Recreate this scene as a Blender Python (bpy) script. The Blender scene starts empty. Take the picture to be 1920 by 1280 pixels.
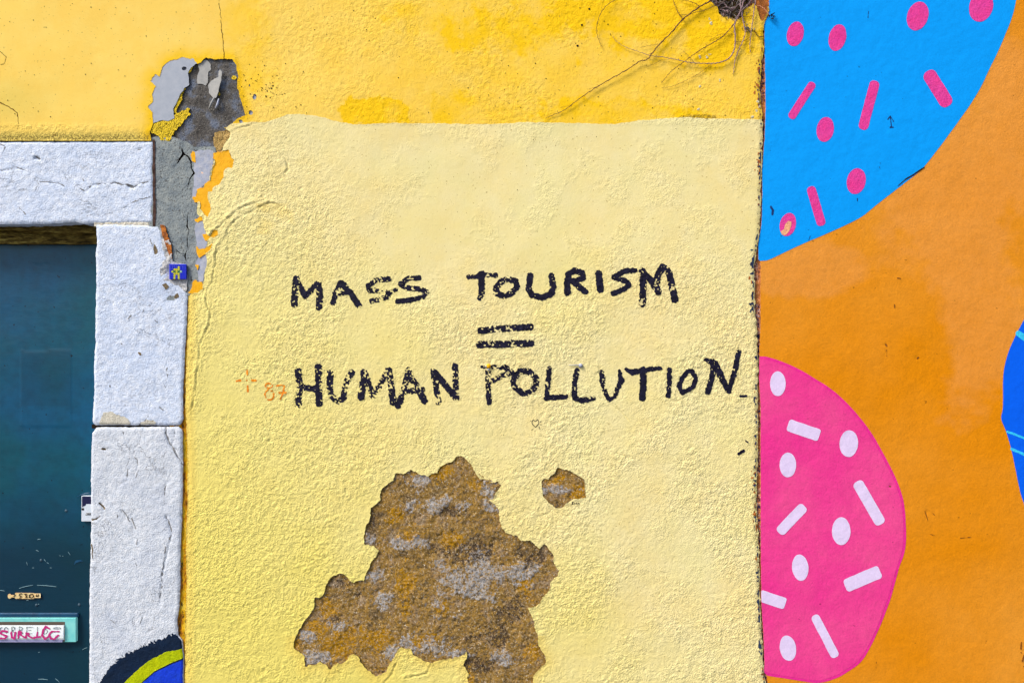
import bpy, math, random
import numpy as np

# ------------------------------------------------------------------ scale
S = 0.0016                 # metres per photo pixel on the wall plane
LENS = 26.0
D = LENS / 36.0 * 1920 * S # camera distance from the wall plane
GY = 1650                  # picture row of the ground
CZ = (GY - 640) * S

# ------------------------------------------------------------------ camera, sky, sun, exposure
sc = bpy.context.scene
cam = bpy.data.objects.new('camera', bpy.data.cameras.new('camera'))
sc.collection.objects.link(cam)
cam.location = (0, -D, CZ)
cam.rotation_euler = (math.radians(90), 0, 0)
cam.data.lens = LENS; cam.data.sensor_width = 36
cam.data.clip_start = 0.05; cam.data.clip_end = 500
sc.camera = cam

SUN_EL, SUN_AZ = 46.0, 240.0          # degrees; azimuth clockwise from +Y
w = bpy.data.worlds.new('World'); sc.world = w; w.use_nodes = True
nt = w.node_tree
bg = nt.nodes['Background']
sky = nt.nodes.new('ShaderNodeTexSky'); sky.sky_type = 'NISHITA'; sky.sun_disc = False
sky.sun_elevation = math.radians(SUN_EL); sky.sun_rotation = math.radians(SUN_AZ)
sky.air_density = 1.0; sky.dust_density = 3.0; sky.ozone_density = 1.0
nt.links.new(sky.outputs[0], bg.inputs[0]); bg.inputs[1].default_value = 0.06
sl = bpy.data.lights.new('sun', 'SUN'); sl.energy = 1.5; sl.angle = math.radians(18)
sl.color = (1.0, 0.95, 0.87)
so = bpy.data.objects.new('sun', sl); sc.collection.objects.link(so)
el, az = math.radians(SUN_EL), math.radians(SUN_AZ)
from mathutils import Vector
tosun = Vector((math.sin(az)*math.cos(el), math.cos(az)*math.cos(el), math.sin(el)))
so.rotation_euler = tosun.to_track_quat('Z', 'Y').to_euler()
so.location = tosun * 5
sc.view_settings.view_transform = 'Standard'; sc.view_settings.look = 'None'
sc.view_settings.exposure = 1.6; sc.view_settings.gamma = 1.0
sc.view_settings.use_curve_mapping = False

# ------------------------------------------------------------------ helpers
K = 1.05                    # calibration: displayed linear value of a white card on the wall
def lin(c):
    c = np.array(c, float) / 255.0
    return np.where(c <= .04045, c / 12.92, ((c + .055) / 1.055) ** 2.4)
def col(r, g, b, k=None):
    v = np.clip(lin((r, g, b)) / (k or K) / np.array(WB), 0.0, 0.93)
    return (float(v[0]), float(v[1]), float(v[2]), 1.0)
WB = (1.0, 1.0, 1.0)

rng = np.random.RandomState(11)
TAB = rng.rand(8, 256, 256)
def vnoise(x, y, s, seed=0):
    t = TAB[seed % 8]
    x = np.asarray(x) / s + 17.3 * (seed + 1); y = np.asarray(y) / s + 9.7 * (seed + 1)
    xi = np.floor(x).astype(int); yi = np.floor(y).astype(int)
    fx = x - xi; fy = y - yi
    fx = fx*fx*(3-2*fx); fy = fy*fy*(3-2*fy)
    a = t[yi & 255, xi & 255]; b = t[yi & 255, (xi+1) & 255]
    c = t[(yi+1) & 255, xi & 255]; d = t[(yi+1) & 255, (xi+1) & 255]
    return (a*(1-fx)+b*fx)*(1-fy) + (c*(1-fx)+d*fx)*fy
def fbm(x, y, s, o=3, seed=0, g=.5):
    v = 0; a = 1; tot = 0
    for i in range(o):
        v = v + a*vnoise(x, y, s/2**i, seed+i); tot += a; a *= g
    return v/tot

def poly_sd(X, Y, poly, margin=40.0):
    """signed distance (px), negative inside; 1e3 far away"""
    out = np.full(X.shape, 1e3)
    P = np.array(poly, float)
    m = (X > P[:,0].min()-margin) & (X < P[:,0].max()+margin) & (Y > P[:,1].min()-margin) & (Y < P[:,1].max()+margin)
    x = X[m]; y = Y[m]
    if x.size == 0: return out
    dmin = np.full(x.shape, 1e9); ins = np.zeros(x.shape, bool)
    for (ax, ay), (bx, by) in zip(P, np.roll(P, -1, 0)):
        dx, dy = bx-ax, by-ay
        L = dx*dx+dy*dy
        if L < 1e-9: continue
        t = np.clip(((x-ax)*dx+(y-ay)*dy)/L, 0, 1)
        dmin = np.minimum(dmin, (x-ax-t*dx)**2+(y-ay-t*dy)**2)
        if ay != by:
            c = ((ay > y) != (by > y)) & (x < dx*(y-ay)/dy+ax)
            ins ^= c
    d = np.sqrt(dmin)
    out[m] = np.where(ins, -d, d)
    return out
def stroke_sd(X, Y, pts, r):
    out = np.full(X.shape, 1e3)
    P = [tuple(p) for p in pts]
    if len(P) == 1: P = P*2
    for i in range(len(P)-1):
        ax, ay = P[i][:2]; bx, by = P[i+1][:2]
        ra = P[i][2] if len(P[i]) > 2 else r; rb = P[i+1][2] if len(P[i+1]) > 2 else r
        dx, dy = bx-ax, by-ay; L = dx*dx+dy*dy
        t = np.clip(((X-ax)*dx+(Y-ay)*dy)/L, 0, 1) if L > 1e-9 else 0*X
        out = np.minimum(out, np.hypot(X-ax-t*dx, Y-ay-t*dy)-(ra+(rb-ra)*t))
    return out
def ell_sd(X, Y, cx, cy, rx, ry, deg=0):
    a = math.radians(deg); c, s = math.cos(a), math.sin(a)
    u = (X-cx)*c+(Y-cy)*s; v = -(X-cx)*s+(Y-cy)*c
    return (np.sqrt((u/rx)**2+(v/ry)**2)-1)*min(rx, ry)
def bar_sd(X, Y, a, b, hw, cr):
    ax, ay = a; bx, by = b; L = math.hypot(bx-ax, by-ay)
    ux, uy = (bx-ax)/L, (by-ay)/L; mx, my = (ax+bx)/2, (ay+by)/2
    u = np.abs((X-mx)*ux+(Y-my)*uy)-L/2+cr; v = np.abs(-(X-mx)*uy+(Y-my)*ux)-hw+cr
    return np.hypot(np.maximum(u, 0), np.maximum(v, 0))+np.minimum(np.maximum(u, v), 0)-cr

def P3(px, py, dep, off=0.0):
    """picture position on the plane `dep` metres behind the wall face -> world; off = metres towards the street"""
    k = (D+dep)/D
    X = (np.asarray(px, float)-960)*S*k
    Z = CZ+(640-np.asarray(py, float))*S*k
    Y = dep-np.asarray(off, float)+0*X
    return np.stack([X, Y, Z], -1)

def link_mesh(name, V, faces_flat, starts, totals, mats, midx=None, smooth=None, parent=None, attrs=None):
    me = bpy.data.meshes.new(name)
    V = np.asarray(V, np.float32)
    if parent is not None: V = V - np.array(WORLD_LOC[parent.name], np.float32)
    me.vertices.add(len(V)); me.vertices.foreach_set('co', V.ravel())
    me.loops.add(len(faces_flat)); me.loops.foreach_set('vertex_index', np.asarray(faces_flat, np.int32))
    me.polygons.add(len(starts)); me.polygons.foreach_set('loop_start', np.asarray(starts, np.int32))
    for m in mats: me.materials.append(m)
    if midx is not None: me.polygons.foreach_set('material_index', np.asarray(midx, np.int32))
    if smooth is None: smooth = np.ones(len(starts), bool)
    me.polygons.foreach_set('use_smooth', smooth)
    if attrs:
        for k, a in attrs.items():
            at = me.attributes.new(k, 'FLOAT', 'POINT'); at.data.foreach_set('value', np.asarray(a, np.float32))
    me.update(calc_edges=True); me.validate()
    o = bpy.data.objects.new(name, me); sc.collection.objects.link(o)
    if parent is not None: o.parent = parent
    WORLD_LOC[o.name] = WORLD_LOC[parent.name] if parent is not None else (0, 0, 0)
    return o
WORLD_LOC = {}

def thing(name, label, cat, loc, group=None):
    o = bpy.data.objects.new(name, None); sc.collection.objects.link(o)
    o.location = loc; o.empty_display_size = .1
    o['label'] = label; o['category'] = cat
    if group: o['group'] = group
    WORLD_LOC[o.name] = tuple(loc)
    return o

def clip_mesh(name, xs, ys, H, F, dep, mat, parent=None, skirt=0.0, skirt_mat=None, attrs=None, lift=0.0, label=None, kind=None, skirt_out=0.0):
    """surface over the grid xs, ys (picture px) where F<0, raised by H (metres) off plane dep; cut edges get a skirt"""
    ny, nx = F.shape
    n = ny*nx
    X, Y = np.meshgrid(xs, ys)
    f = F.ravel().copy(); f[np.abs(f) < 1e-6] = -1e-6
    ids = np.arange(n).reshape(ny, nx)
    a = ids[:-1,:-1].ravel(); b = ids[:-1,1:].ravel(); c = ids[1:,1:].ravel(); d = ids[1:,:-1].ravel()
    T = np.concatenate([np.stack([a, c, b], 1), np.stack([a, d, c], 1)])
    ins = f[T] < 0; cnt = ins.sum(1)
    full = T[cnt == 3]
    px = [X.ravel()]; py = [Y.ravel()]; hh = [H.ravel()]
    at = {k: [v.ravel()] for k, v in (attrs or {}).items()}
    tris = [full]; segs = []
    M = (cnt == 1) | (cnt == 2)
    if M.any():
        Tm = T[M]; im = ins[M]; cm = cnt[M]
        # rotate so that the odd vertex comes first
        odd = np.where(cm[:,None] == 1, im, ~im)
        k = odd.argmax(1); r = np.arange(len(Tm))
        v0 = Tm[r, k]; v1 = Tm[r, (k+1) % 3]; v2 = Tm[r, (k+2) % 3]
        e = np.concatenate([np.stack([v0, v1], 1), np.stack([v0, v2], 1)])
        es = np.sort(e, 1); key = es[:,0].astype(np.int64)*n+es[:,1]
        uk, inv = np.unique(key, return_inverse=True)
        p = (uk//n).astype(int); q = (uk % n).astype(int)
        t = f[p]/(f[p]-f[q])
        px.append(px[0][p]*(1-t)+px[0][q]*t); py.append(py[0][p]*(1-t)+py[0][q]*t); hh.append(hh[0][p]*(1-t)+hh[0][q]*t)
        for kk in at: at[kk].append(at[kk][0][p]*(1-t)+at[kk][0][q]*t)
        m = len(Tm); e01 = n+inv[:m]; e02 = n+inv[m:]
        one = cm == 1; two = ~one
        tris.append(np.stack([v0[one], e01[one], e02[one]], 1))
        tris.append(np.stack([e01[two], v1[two], v2[two]], 1))
        tris.append(np.stack([e01[two], v2[two], e02[two]], 1))
        segs = np.concatenate([np.stack([e01[one], e02[one]], 1), np.stack([e02[two], e01[two]], 1)])
    T = np.concatenate(tris)
    PX = np.concatenate(px); PY = np.concatenate(py); HH = np.concatenate(hh)
    AT = {k: np.concatenate(v) for k, v in at.items()}
    used = np.zeros(len(PX), bool); used[T.ravel()] = True
    if len(T) == 0: return None
    remap = np.cumsum(used)-1
    T2 = remap[T]
    V = P3(PX, PY, dep, HH+lift)[used]
    A2 = {k: v[used] for k, v in AT.items()}
    flat = [T2.ravel()]; starts = [np.arange(len(T2))*3]; totals = [np.full(len(T2), 3)]
    midx = [np.zeros(len(T2), int)]; sm = [np.ones(len(T2), bool)]
    mats = [mat]
    if skirt > 0 and len(segs):
        su = np.unique(segs); sr = np.full(len(PX), -1); sr[su] = np.arange(len(su))
        top = P3(PX[su], PY[su], dep, HH[su]+lift); bot = top.copy(); bot[:,1] += skirt
        base = len(V); V = np.concatenate([V, top, bot])
        A2 = {k: np.concatenate([A2[k], AT[k][su], AT[k][su]]) for k in A2}
        s0 = base+sr[segs[:,0]]; s1 = base+sr[segs[:,1]]; m = len(su)
        Q = np.stack([s1, s0, s0+m, s1+m], 1)
        starts.append(len(T2)*3+np.arange(len(Q))*4); totals.append(np.full(len(Q), 4))
        flat.append(Q.ravel()); sm.append(np.zeros(len(Q), bool))
        if skirt_mat is not None: mats.append(skirt_mat); midx.append(np.ones(len(Q), int))
        else: midx.append(np.zeros(len(Q), int))
    o = link_mesh(name, V, np.concatenate(flat), np.concatenate(starts), np.concatenate(totals), mats,
                  np.concatenate(midx), np.concatenate(sm), parent, A2)
    if label: o['label'] = label
    if kind: o['kind'] = kind
    return o

def solid(name, parts, mat, parent=None, smooth=False, label=None, kind=None, bevel=0):
    """parts: list of (verts, faces)"""
    V = []; Fc = []
    for v, fc in parts:
        b = len(V); V += [tuple(p) for p in v]; Fc += [tuple(i+b for i in q) for q in fc]
    off = WORLD_LOC[parent.name] if parent is not None else (0, 0, 0)
    me = bpy.data.meshes.new(name)
    me.from_pydata([(p[0]-off[0], p[1]-off[1], p[2]-off[2]) for p in V], [], Fc)
    me.materials.append(mat); me.update()
    if smooth: me.polygons.foreach_set('use_smooth', [True]*len(me.polygons))
    o = bpy.data.objects.new(name, me); sc.collection.objects.link(o)
    if parent is not None: o.parent = parent
    WORLD_LOC[o.name] = off
    if label: o['label'] = label
    if kind: o['kind'] = kind
    if bevel:
        md = o.modifiers.new('bevel', 'BEVEL'); md.width = bevel; md.segments = 2; md.limit_method = 'ANGLE'
    return o
def box(x0, x1, y0, y1, dep, thick):
    """box seen at picture rectangle, back at dep, front thick metres nearer"""
    f = P3([x0, x1, x1, x0], [y0, y0, y1, y1], dep-thick); b = f.copy(); b[:,1] = dep
    return ([*f, *b], [(0,1,2,3), (7,6,5,4), (0,4,5,1), (1,5,6,2), (2,6,7,3), (3,7,4,0)])
def tube(pts, rads, n=6, cap=True):
    pts = [Vector(p) for p in pts]; V = []; Fc = []
    up = Vector((0, -1, 0.01))
    for i, p in enumerate(pts):
        t = (pts[min(i+1, len(pts)-1)]-pts[max(i-1, 0)])
        if t.length < 1e-9: t = Vector((1, 0, 0))
        t.normalize(); a = t.cross(up)
        if a.length < 1e-4: a = t.cross(Vector((1, 0, 0)))
        a.normalize(); b = t.cross(a)
        for k in range(n):
            an = 2*math.pi*k/n
            V.append(p+(a*math.cos(an)+b*math.sin(an))*rads[i])
    for i in range(len(pts)-1):
        for k in range(n):
            k2 = (k+1) % n
            Fc.append((i*n+k, i*n+k2, (i+1)*n+k2, (i+1)*n+k))
    if cap:
        Fc.append(tuple(range(n))[::-1]); Fc.append(tuple((len(pts)-1)*n+k for k in range(n)))
    return V, Fc
def spline(pts, m=6):
    P = np.array(pts, float); out = []
    for i in range(len(P)-1):
        p0 = P[max(i-1, 0)]; p1 = P[i]; p2 = P[i+1]; p3 = P[min(i+2, len(P)-1)]
        for k in range(m):
            t = k/m
            out.append(.5*((2*p1)+(-p0+p2)*t+(2*p0-5*p1+4*p2-p3)*t*t+(-p0+3*p1-3*p2+p3)*t**3))
    out.append(P[-1]); return np.array(out)
def disc(cx, cy, r, dep, off, dome=0.0, n=12):
    V = [P3(cx, cy, dep, off+dome)]; Fc = []
    for rr, o in ((.6, .8), (1, .0)):
        for k in range(n):
            a = 2*math.pi*k/n; V.append(P3(cx+r*rr*math.cos(a), cy+r*rr*math.sin(a), dep, off+dome*o))
    for k in range(n):
        V.append(P3(cx+r*math.cos(2*math.pi*k/n), cy+r*math.sin(2*math.pi*k/n), dep, off-.002))
    for k in range(n):
        k2 = (k+1) % n
        Fc += [(0, 1+k, 1+k2), (1+k, 1+n+k, 1+n+k2, 1+k2), (1+n+k, 1+2*n+k, 1+2*n+k2, 1+n+k2)]
    return V, Fc

# ------------------------------------------------------------------ materials
class NB:
    def __init__(self, name, rough=.8, spec=.3):
        self.m = bpy.data.materials.new(name); self.m.use_nodes = True
        self.nt = self.m.node_tree; self.b = self.nt.nodes['Principled BSDF']
        self.b.inputs['Roughness'].default_value = rough
        self.b.inputs['Specular IOR Level'].default_value = spec
        self.pos = self.nt.nodes.new('ShaderNodeNewGeometry').outputs['Position']
    def n(self, t, **kw):
        x = self.nt.nodes.new(t)
        for k, v in kw.items(): setattr(x, k, v)
        return x
    def l(self, a, b): self.nt.links.new(a, b)
    def vec(self, sx=1, sy=1, sz=1):
        if sx == sy == sz == 1: return self.pos
        m = self.n('ShaderNodeMapping'); m.inputs['Scale'].default_value = (sx, sy, sz); self.l(self.pos, m.inputs[0]); return m.outputs[0]
    def noise(self, scale, detail=2, rough=.5, st=(1, 1, 1), dist=0):
        x = self.n('ShaderNodeTexNoise'); x.inputs['Scale'].default_value = scale; x.inputs['Detail'].default_value = detail
        x.inputs['Roughness'].default_value = rough; x.inputs['Distortion'].default_value = dist
        self.l(self.vec(*st), x.inputs['Vector']); return x.outputs[0]
    def trowel(self):
        m1 = self.n('ShaderNodeMapping'); m1.inputs['Rotation'].default_value = (0, math.radians(40), 0); self.l(self.pos, m1.inputs[0])
        m2 = self.n('ShaderNodeMapping'); m2.inputs['Scale'].default_value = (.85, 1, 1); self.l(m1.outputs[0], m2.inputs[0]); return m2.outputs[0]
    def noise_v(self, v, scale, detail=2, rough=.5):
        x = self.n('ShaderNodeTexNoise'); x.inputs['Scale'].default_value = scale; x.inputs['Detail'].default_value = detail
        x.inputs['Roughness'].default_value = rough; self.l(v, x.inputs['Vector']); return x.outputs[0]
    def voro(self, scale, st=(1, 1, 1)):
        x = self.n('ShaderNodeTexVoronoi'); x.inputs['Scale'].default_value = scale; self.l(self.vec(*st), x.inputs['Vector']); return x
    def ramp(self, src, stops, interp='LINEAR'):
        r = self.n('ShaderNodeValToRGB'); cr = r.color_ramp; cr.interpolation = interp
        while len(cr.elements) < len(stops): cr.elements.new(.5)
        for e, (p, c) in zip(cr.elements, stops):
            e.position = p; e.color = c if isinstance(c, tuple) else (c, c, c, 1)
        self.l(src, r.inputs[0]); return r.outputs[0]
    def mix(self, f, a, b, mode='MIX'):
        x = self.n('ShaderNodeMix', data_type='RGBA', blend_type=mode)
        for s, v in ((x.inputs[0], f), (x.inputs[6], a), (x.inputs[7], b)):
            if isinstance(v, (int, float)): s.default_value = v
            elif isinstance(v, tuple): s.default_value = v
            else: self.l(v, s)
        return x.outputs[2]
    def math(self, op, a, b=0.0):
        x = self.n('ShaderNodeMath', operation=op)
        for s, v in ((x.inputs[0], a), (x.inputs[1], b)):
            if isinstance(v, (int, float)): s.default_value = v
            else: self.l(v, s)
        return x.outputs[0]
    def attr(self, name): x = self.n('ShaderNodeAttribute'); x.attribute_name = name; return x.outputs['Fac']
    def color(self, c):
        if isinstance(c, tuple): self.b.inputs['Base Color'].default_value = c
        else: self.l(c, self.b.inputs['Base Color'])
    def bump(self, h, dist, strength=1.0, prev=None):
        x = self.n('ShaderNodeBump'); x.inputs['Distance'].default_value = dist; x.inputs['Strength'].default_value = strength
        self.l(h, x.inputs['Height'])
        if prev is not None: self.l(prev, x.inputs['Normal'])
        self.l(x.outputs[0], self.b.inputs['Normal']); return x.outputs[0]

BLK = (0, 0, 0, 1)
def plaster_mat(name, c1, c2, c3, deep=None, dirt=None, lemon=None):
    m = NB(name, .85, .25)
    a = m.ramp(m.noise(3.2, 4, .6), [(.38, 0.0), (.62, 1.0)])
    c = m.mix(a, c1, c2)
    b = m.ramp(m.noise(14, 5, .65), [(.42, 0.0), (.66, 1.0)])
    c = m.mix(m.math('MULTIPLY', b, .45), c, c3)
    if lemon: c = m.mix(m.attr('lemon'), c, lemon)
    if deep:
        c = m.mix(m.attr('deep'), c, deep)
    tr = m.trowel()
    ra = m.attr('rough')
    g = m.ramp(m.noise_v(tr, 190, 2, .7), [(.30, 1.0), (.46, 0.0)])
    c = m.mix(m.math('MULTIPLY', m.math('MULTIPLY', g, .62), ra), c, m.mix(.45, c, dirt or col(120, 96, 20)))
    sp = m.ramp(m.noise(150, 1, .5), [(.70, 0.0), (.74, 1.0)])
    c = m.mix(m.math('MULTIPLY', sp, .6), c, dirt or col(140, 108, 36))
    d = m.ramp(m.attr('dirt'), [(0.0, 0.0), (1.0, 1.0)])
    c = m.mix(m.math('MULTIPLY', d, m.ramp(m.noise(260, 3, .7), [(.4, 0.0), (.6, 1.0)])), c, col(105, 85, 30))
    m.color(c)
    h = m.math('MULTIPLY', m.noise_v(tr, 235, 1, .6), m.math('ADD', ra, .08))
    m.bump(h, .0023, 1.0)
    return m.m
M = {}
M['pale'] = plaster_mat('pale_yellow_plaster', col(240, 227, 166), col(243, 222, 156), col(246, 233, 184),
                        deep=col(240, 205, 92), lemon=col(238, 221, 112))
M['gold'] = plaster_mat('golden_yellow_plaster', col(253, 214, 100), col(251, 208, 92), col(255, 222, 118), deep=col(255, 202, 0),
                        lemon=col(225, 205, 100))
def simple(name, c1, c2=None, sc1=30, rough=.7, bump=(300, .0006), spec=.3, fine=.0, speck=None):
    m = NB(name, rough, spec)
    c = c1
    if c2: c = m.mix(m.ramp(m.noise(sc1, 4, .65), [(.35, 0.0), (.65, 1.0)]), c1, c2)
    if speck: c = m.mix(m.ramp(m.noise(speck[0], 2, .6), [(speck[1], 0.0), (speck[1]+.04, 1.0)]), c, speck[2])
    m.color(c)
    if bump: m.bump(m.noise(bump[0], 3, .6), bump[1], .8)
    return m.m
M['ink'] = simple('black_marker_paint', (.006,.005,.014,1), (.013,.012,.034,1), 60, .7, (200, .0015), .15)
I_MAT = M['ink']
M['orange_ink'] = simple('orange_crayon', col(228, 110, 20), col(245, 165, 30), 200, .8, (300, .0008))
M['thin_ink'] = simple('thin_black_pen', col(40, 34, 30), None, 1, .8, None)
M['edge'] = simple('broken_plaster_edge', col(150, 122, 62), col(96, 76, 40), 120, .9, (400, .001))
# bare render: sandy, ochre and grey
def sandy():
    m = NB('bare_sandy_render', .92, .15)
    z = m.noise(16, 7, .78)
    base = m.ramp(z, [(.34, col(104, 84, 56)), (.44, col(140, 112, 66)), (.50, col(166, 128, 54)), (.56, col(152, 122, 80)), (.66, col(172, 150, 122))])
    def stipple(att, amt, sc, c):       # grains of another colour, denser inside the zone
        nonlocal base
        f = m.math('ADD', m.noise(sc, 4, .8), m.math('MULTIPLY', m.attr(att), amt))
        base = m.mix(m.ramp(f, [(.60, 0.0), (.70, .92)]), base, c)
    stipple('ochre', .24, 110, m.mix(m.noise(60, 3, .6), col(200, 148, 0), col(166, 116, 10)))
    stipple('grey', .18, 130, m.mix(m.noise(70, 4, .7), col(150, 148, 150), col(206, 204, 204)))
    stipple('dark', .17, 120, col(72, 58, 48))
    g = m.noise(200, 3, .8)
    base = m.mix(m.ramp(g, [(.37, .9), (.46, 0.0)]), base, m.mix(.8, base, (.012, .010, .008, 1)))
    base = m.mix(m.ramp(m.noise(175, 3, .8), [(.56, 0.0), (.64, .7)]), base, col(216, 192, 152))
    base = m.mix(m.ramp(m.noise(210, 1, .5), [(.72, 0.0), (.76, .9)]), base, col(238, 230, 214))
    m.color(base)
    m.bump(g, .0045, .9)
    return m.m
M['sandy'] = sandy()
def cement():
    m = NB('dark_cement', .9, .2)
    z = m.noise(22, 4, .6)
    base = m.ramp(z, [(.34, col(74, 70, 66)), (.5, col(98, 94, 90)), (.62, col(112, 120, 136))])
    g = m.noise(190, 3, .75)
    base = m.mix(m.ramp(g, [(.32, .9), (.46, 0.0)]), base, (.012, .012, .013, 1))
    base = m.mix(m.ramp(m.noise(220, 2, .6), [(.62, 0.0), (.72, .55)]), base, col(190, 186, 174))
    m.color(base); m.bump(g, .003, .9); return m.m
M['cement'] = cement()
M['greypaint'] = simple('blue_grey_paint_film', col(160, 168, 182), col(172, 178, 190), 50, .6, (260, .0003), .4, speck=(200, .73, col(90, 95, 105)))
M['flake'] = simple('pale_grey_flake', col(176, 174, 170), col(160, 160, 158), 80, .7, (260, .0004))
M['lavender'] = simple('lavender_grey_paint', col(160, 168, 190), col(184, 186, 196), 60, .75, (260, .0008), speck=(230, .72, col(110, 110, 116)))
M['mortar'] = simple('grey_mortar', col(122, 132, 138), col(156, 162, 160), 30, .9, (200, .003), .2, speck=(190, .62, col(92, 92, 90)))
def moss():
    m = NB('flaking_yellow_fringe', .9, .2)
    v = m.voro(330).outputs['Distance']
    c = m.ramp(v, [(.1, col(238, 206, 70)), (.6, col(240, 204, 30)), (.86, col(70, 54, 14))])
    m.color(m.mix(m.ramp(m.noise(240, 2), [(.62, 0.0), (.70, .9)]), c, col(72, 58, 20)))
    m.bump(v, -.003, .8); return m.m
M['moss'] = moss()
M['tanfringe'] = simple('crumbling_tan_render', col(214, 180, 110), col(150, 118, 66), 260, .9, (300, .003), .2, speck=(330, .6, col(80, 58, 24)))
M['amber'] = simple('amber_paint', col(253, 186, 8), col(250, 176, 4), 60, .75, (230, .0012), speck=(200, .74, col(190, 120, 10)))
M['crack'] = simple('dark_crack', col(44, 34, 26), None, 1, .95, None, .05)
M['faintcrack'] = simple('hairline_crack', col(112, 80, 30), None, 1, .95, None, .05)
def jointm():
    m = NB('rusty_joint_paint', .85, .2)
    c = m.ramp(m.noise(55, 4, .7, st=(1, 1, .35)), [(.36, col(90, 58, 22)), (.45, col(196, 128, 14)), (.55, col(222, 172, 14)), (.64, col(226, 190, 60))])
    c = m.mix(m.ramp(m.noise(90, 4, .7, st=(1, 1, .5)), [(.6, 0.0), (.66, 1.0)]), c, col(56, 40, 26))
    m.color(c); m.bump(m.noise(200, 3, .6), .003, .8); return m.m
M['joint'] = jointm()
def mjoint():
    m = NB('layered_paint_joint', .85, .2)
    c = m.ramp(m.noise(150, 3, .7, st=(1, 1, .6)), [(0.0, col(40, 34, 60)), (.42, col(60, 50, 90)), (.47, col(206, 128, 60)), (.53, col(170, 92, 40)), (.57, col(222, 190, 180)), (.63, col(50, 60, 80))], 'CONSTANT')
    c = m.mix(m.ramp(m.noise(9, 2, .5), [(.5, 0.0), (.6, .7)]), c, col(206, 130, 60))
    m.color(c); m.bump(m.noise(260, 3, .7), .003, .9); return m.m
M['mjoint'] = mjoint()
M['rust'] = simple('rusty_clay', col(196, 118, 44), col(160, 92, 50), 70, .9, (220, .003), .2, speck=(240, .63, col(110, 60, 50)))
M['sprayhaze'] = simple('teal_paint_fleck', col(50, 46, 84), col(40, 70, 90), 100, .8, None)

def stone_mat(name, c1, c2, c3, vein):
    m = NB(name, .75, .3)
    c = m.mix(m.ramp(m.noise(60, 5, .7), [(.35, 0.0), (.65, 1.0)]), c1, c2)
    c = m.mix(m.ramp(m.noise(8, 3, .6), [(.5, 0.0), (.68, .6)]), c, c3)
    c = m.mix(m.ramp(m.noise(190, 2, .6), [(.70, 0.0), (.75, .85)]), c, col(112, 116, 128))
    v = m.noise(7, 6, .62, st=vein, dist=.6)
    ab = m.math('ABSOLUTE', m.math('SUBTRACT', v, .5))
    vn = m.ramp(ab, [(.0, .8), (.006, 0.0)])
    gate = m.ramp(m.noise(6, 2, .5), [(.5, 0.0), (.6, 1.0)])
    c = m.mix(m.math('MULTIPLY', vn, gate), c, col(96, 92, 92))
    c = m.mix(m.ramp(m.noise(150, 3, .75), [(.34, .55), (.50, 0.0)]), c, m.mix(.6, c, col(110, 130, 160)))
    m.color(c)
    p = m.bump(m.noise(215, 2, .6), .0022, .9)
    m.bump(m.math('MULTIPLY', vn, gate), -.002, .6, p)
    return m.m
M['stone_blue'] = stone_mat('cool_white_limestone', col(200, 214, 238), col(232, 238, 250), col(192, 208, 236), (1, 1, 2.2))
M['stone_warm'] = stone_mat('grey_white_limestone', col(204, 212, 224), col(230, 233, 239), col(196, 204, 220), (2.2, 1, 1))
M['chip'] = simple('chipped_stone', col(196, 190, 172), col(232, 226, 210), 260, .9, (300, .003), .2, speck=(240, .64, col(120, 100, 70)))
M['scar'] = simple('brown_scar', col(136, 118, 88), col(92, 80, 64), 160, .9, (300, .002), .2)
M['rockgrey'] = simple('broken_grey_mortar', col(150, 152, 154), col(214, 212, 212), 140, .9, (190, .004), .2, speck=(160, .62, col(88, 84, 74)))
def header():
    m = NB('mossy_weathered_soffit', .95, .1)
    c = m.ramp(m.noise(60, 5, .7, st=(.35, 1, 1.5)), [(.32, col(40, 30, 14)), (.45, col(88, 72, 32)), (.56, col(128, 108, 52)), (.66, col(176, 158, 84))])
    m.color(c); m.bump(m.noise(130, 4, .7, st=(.4, 1, 1.4)), .006, .9); return m.m
M['header'] = header()
def doorm():
    m = NB('teal_gloss_door_paint', .3, .2)
    c = m.mix(m.ramp(m.noise(3.4, 3, .5), [(.4, 0.0), (.62, 1.0)]), col(0, 78, 96), col(0, 80, 116))
    c = m.mix(m.attr('repaint_and_reflection'), c, col(0, 34, 50))  # one mask: repainted rectangle plus the dark reflection painted low on the leaf
    c = m.mix(m.ramp(m.noise(60, 4, .6, st=(.5, 1, .5)), [(.3, .35), (.6, 0.0)]), c, col(0, 46, 64))
    sp = m.ramp(m.noise(90, 1, .5), [(.76, 0.0), (.79, 1.0)])
    c = m.mix(sp, c, col(4, 22, 34))
    m.color(c)
    m.b.inputs['Roughness'].default_value = .5
    m.b.inputs['Coat Weight'].default_value = .24; m.b.inputs['Coat Roughness'].default_value = .16; m.b.inputs['Coat IOR'].default_value = 1.45
    p = m.bump(m.noise(160, 3, .6, st=(.25, 1, 1.4)), .0005, .6)
    m.bump(m.noise(20, 3, .6, st=(.7, 1, 1.0)), .002, .12, p)
    return m.m
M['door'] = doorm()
M['slotframe'] = simple('turquoise_slot_frame', col(112, 206, 206), col(140, 220, 214), 40, .4, (80, .0004), .5, speck=(120, .74, col(30, 120, 130)))
M['flap'] = simple('white_slot_flap', col(244, 252, 248), col(236, 240, 250), 60, .3, None, .5)
M['slotdark'] = simple('brown_slot_gap', col(96, 84, 74), None, 1, .8, None)
M['lip'] = simple('slate_blue_lip', col(150, 150, 190), None, 1, .5, None)
M['darkteal'] = simple('dark_teal_rail', col(14, 76, 112), col(8, 56, 88), 30, .35, (60, .001), .5)
M['magenta'] = simple('magenta_marker', col(206, 30, 130), col(190, 50, 120), 120, .6, None)
M['grey_engr'] = simple('grey_engraving', col(110, 120, 120), None, 1, .7, None)
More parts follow.
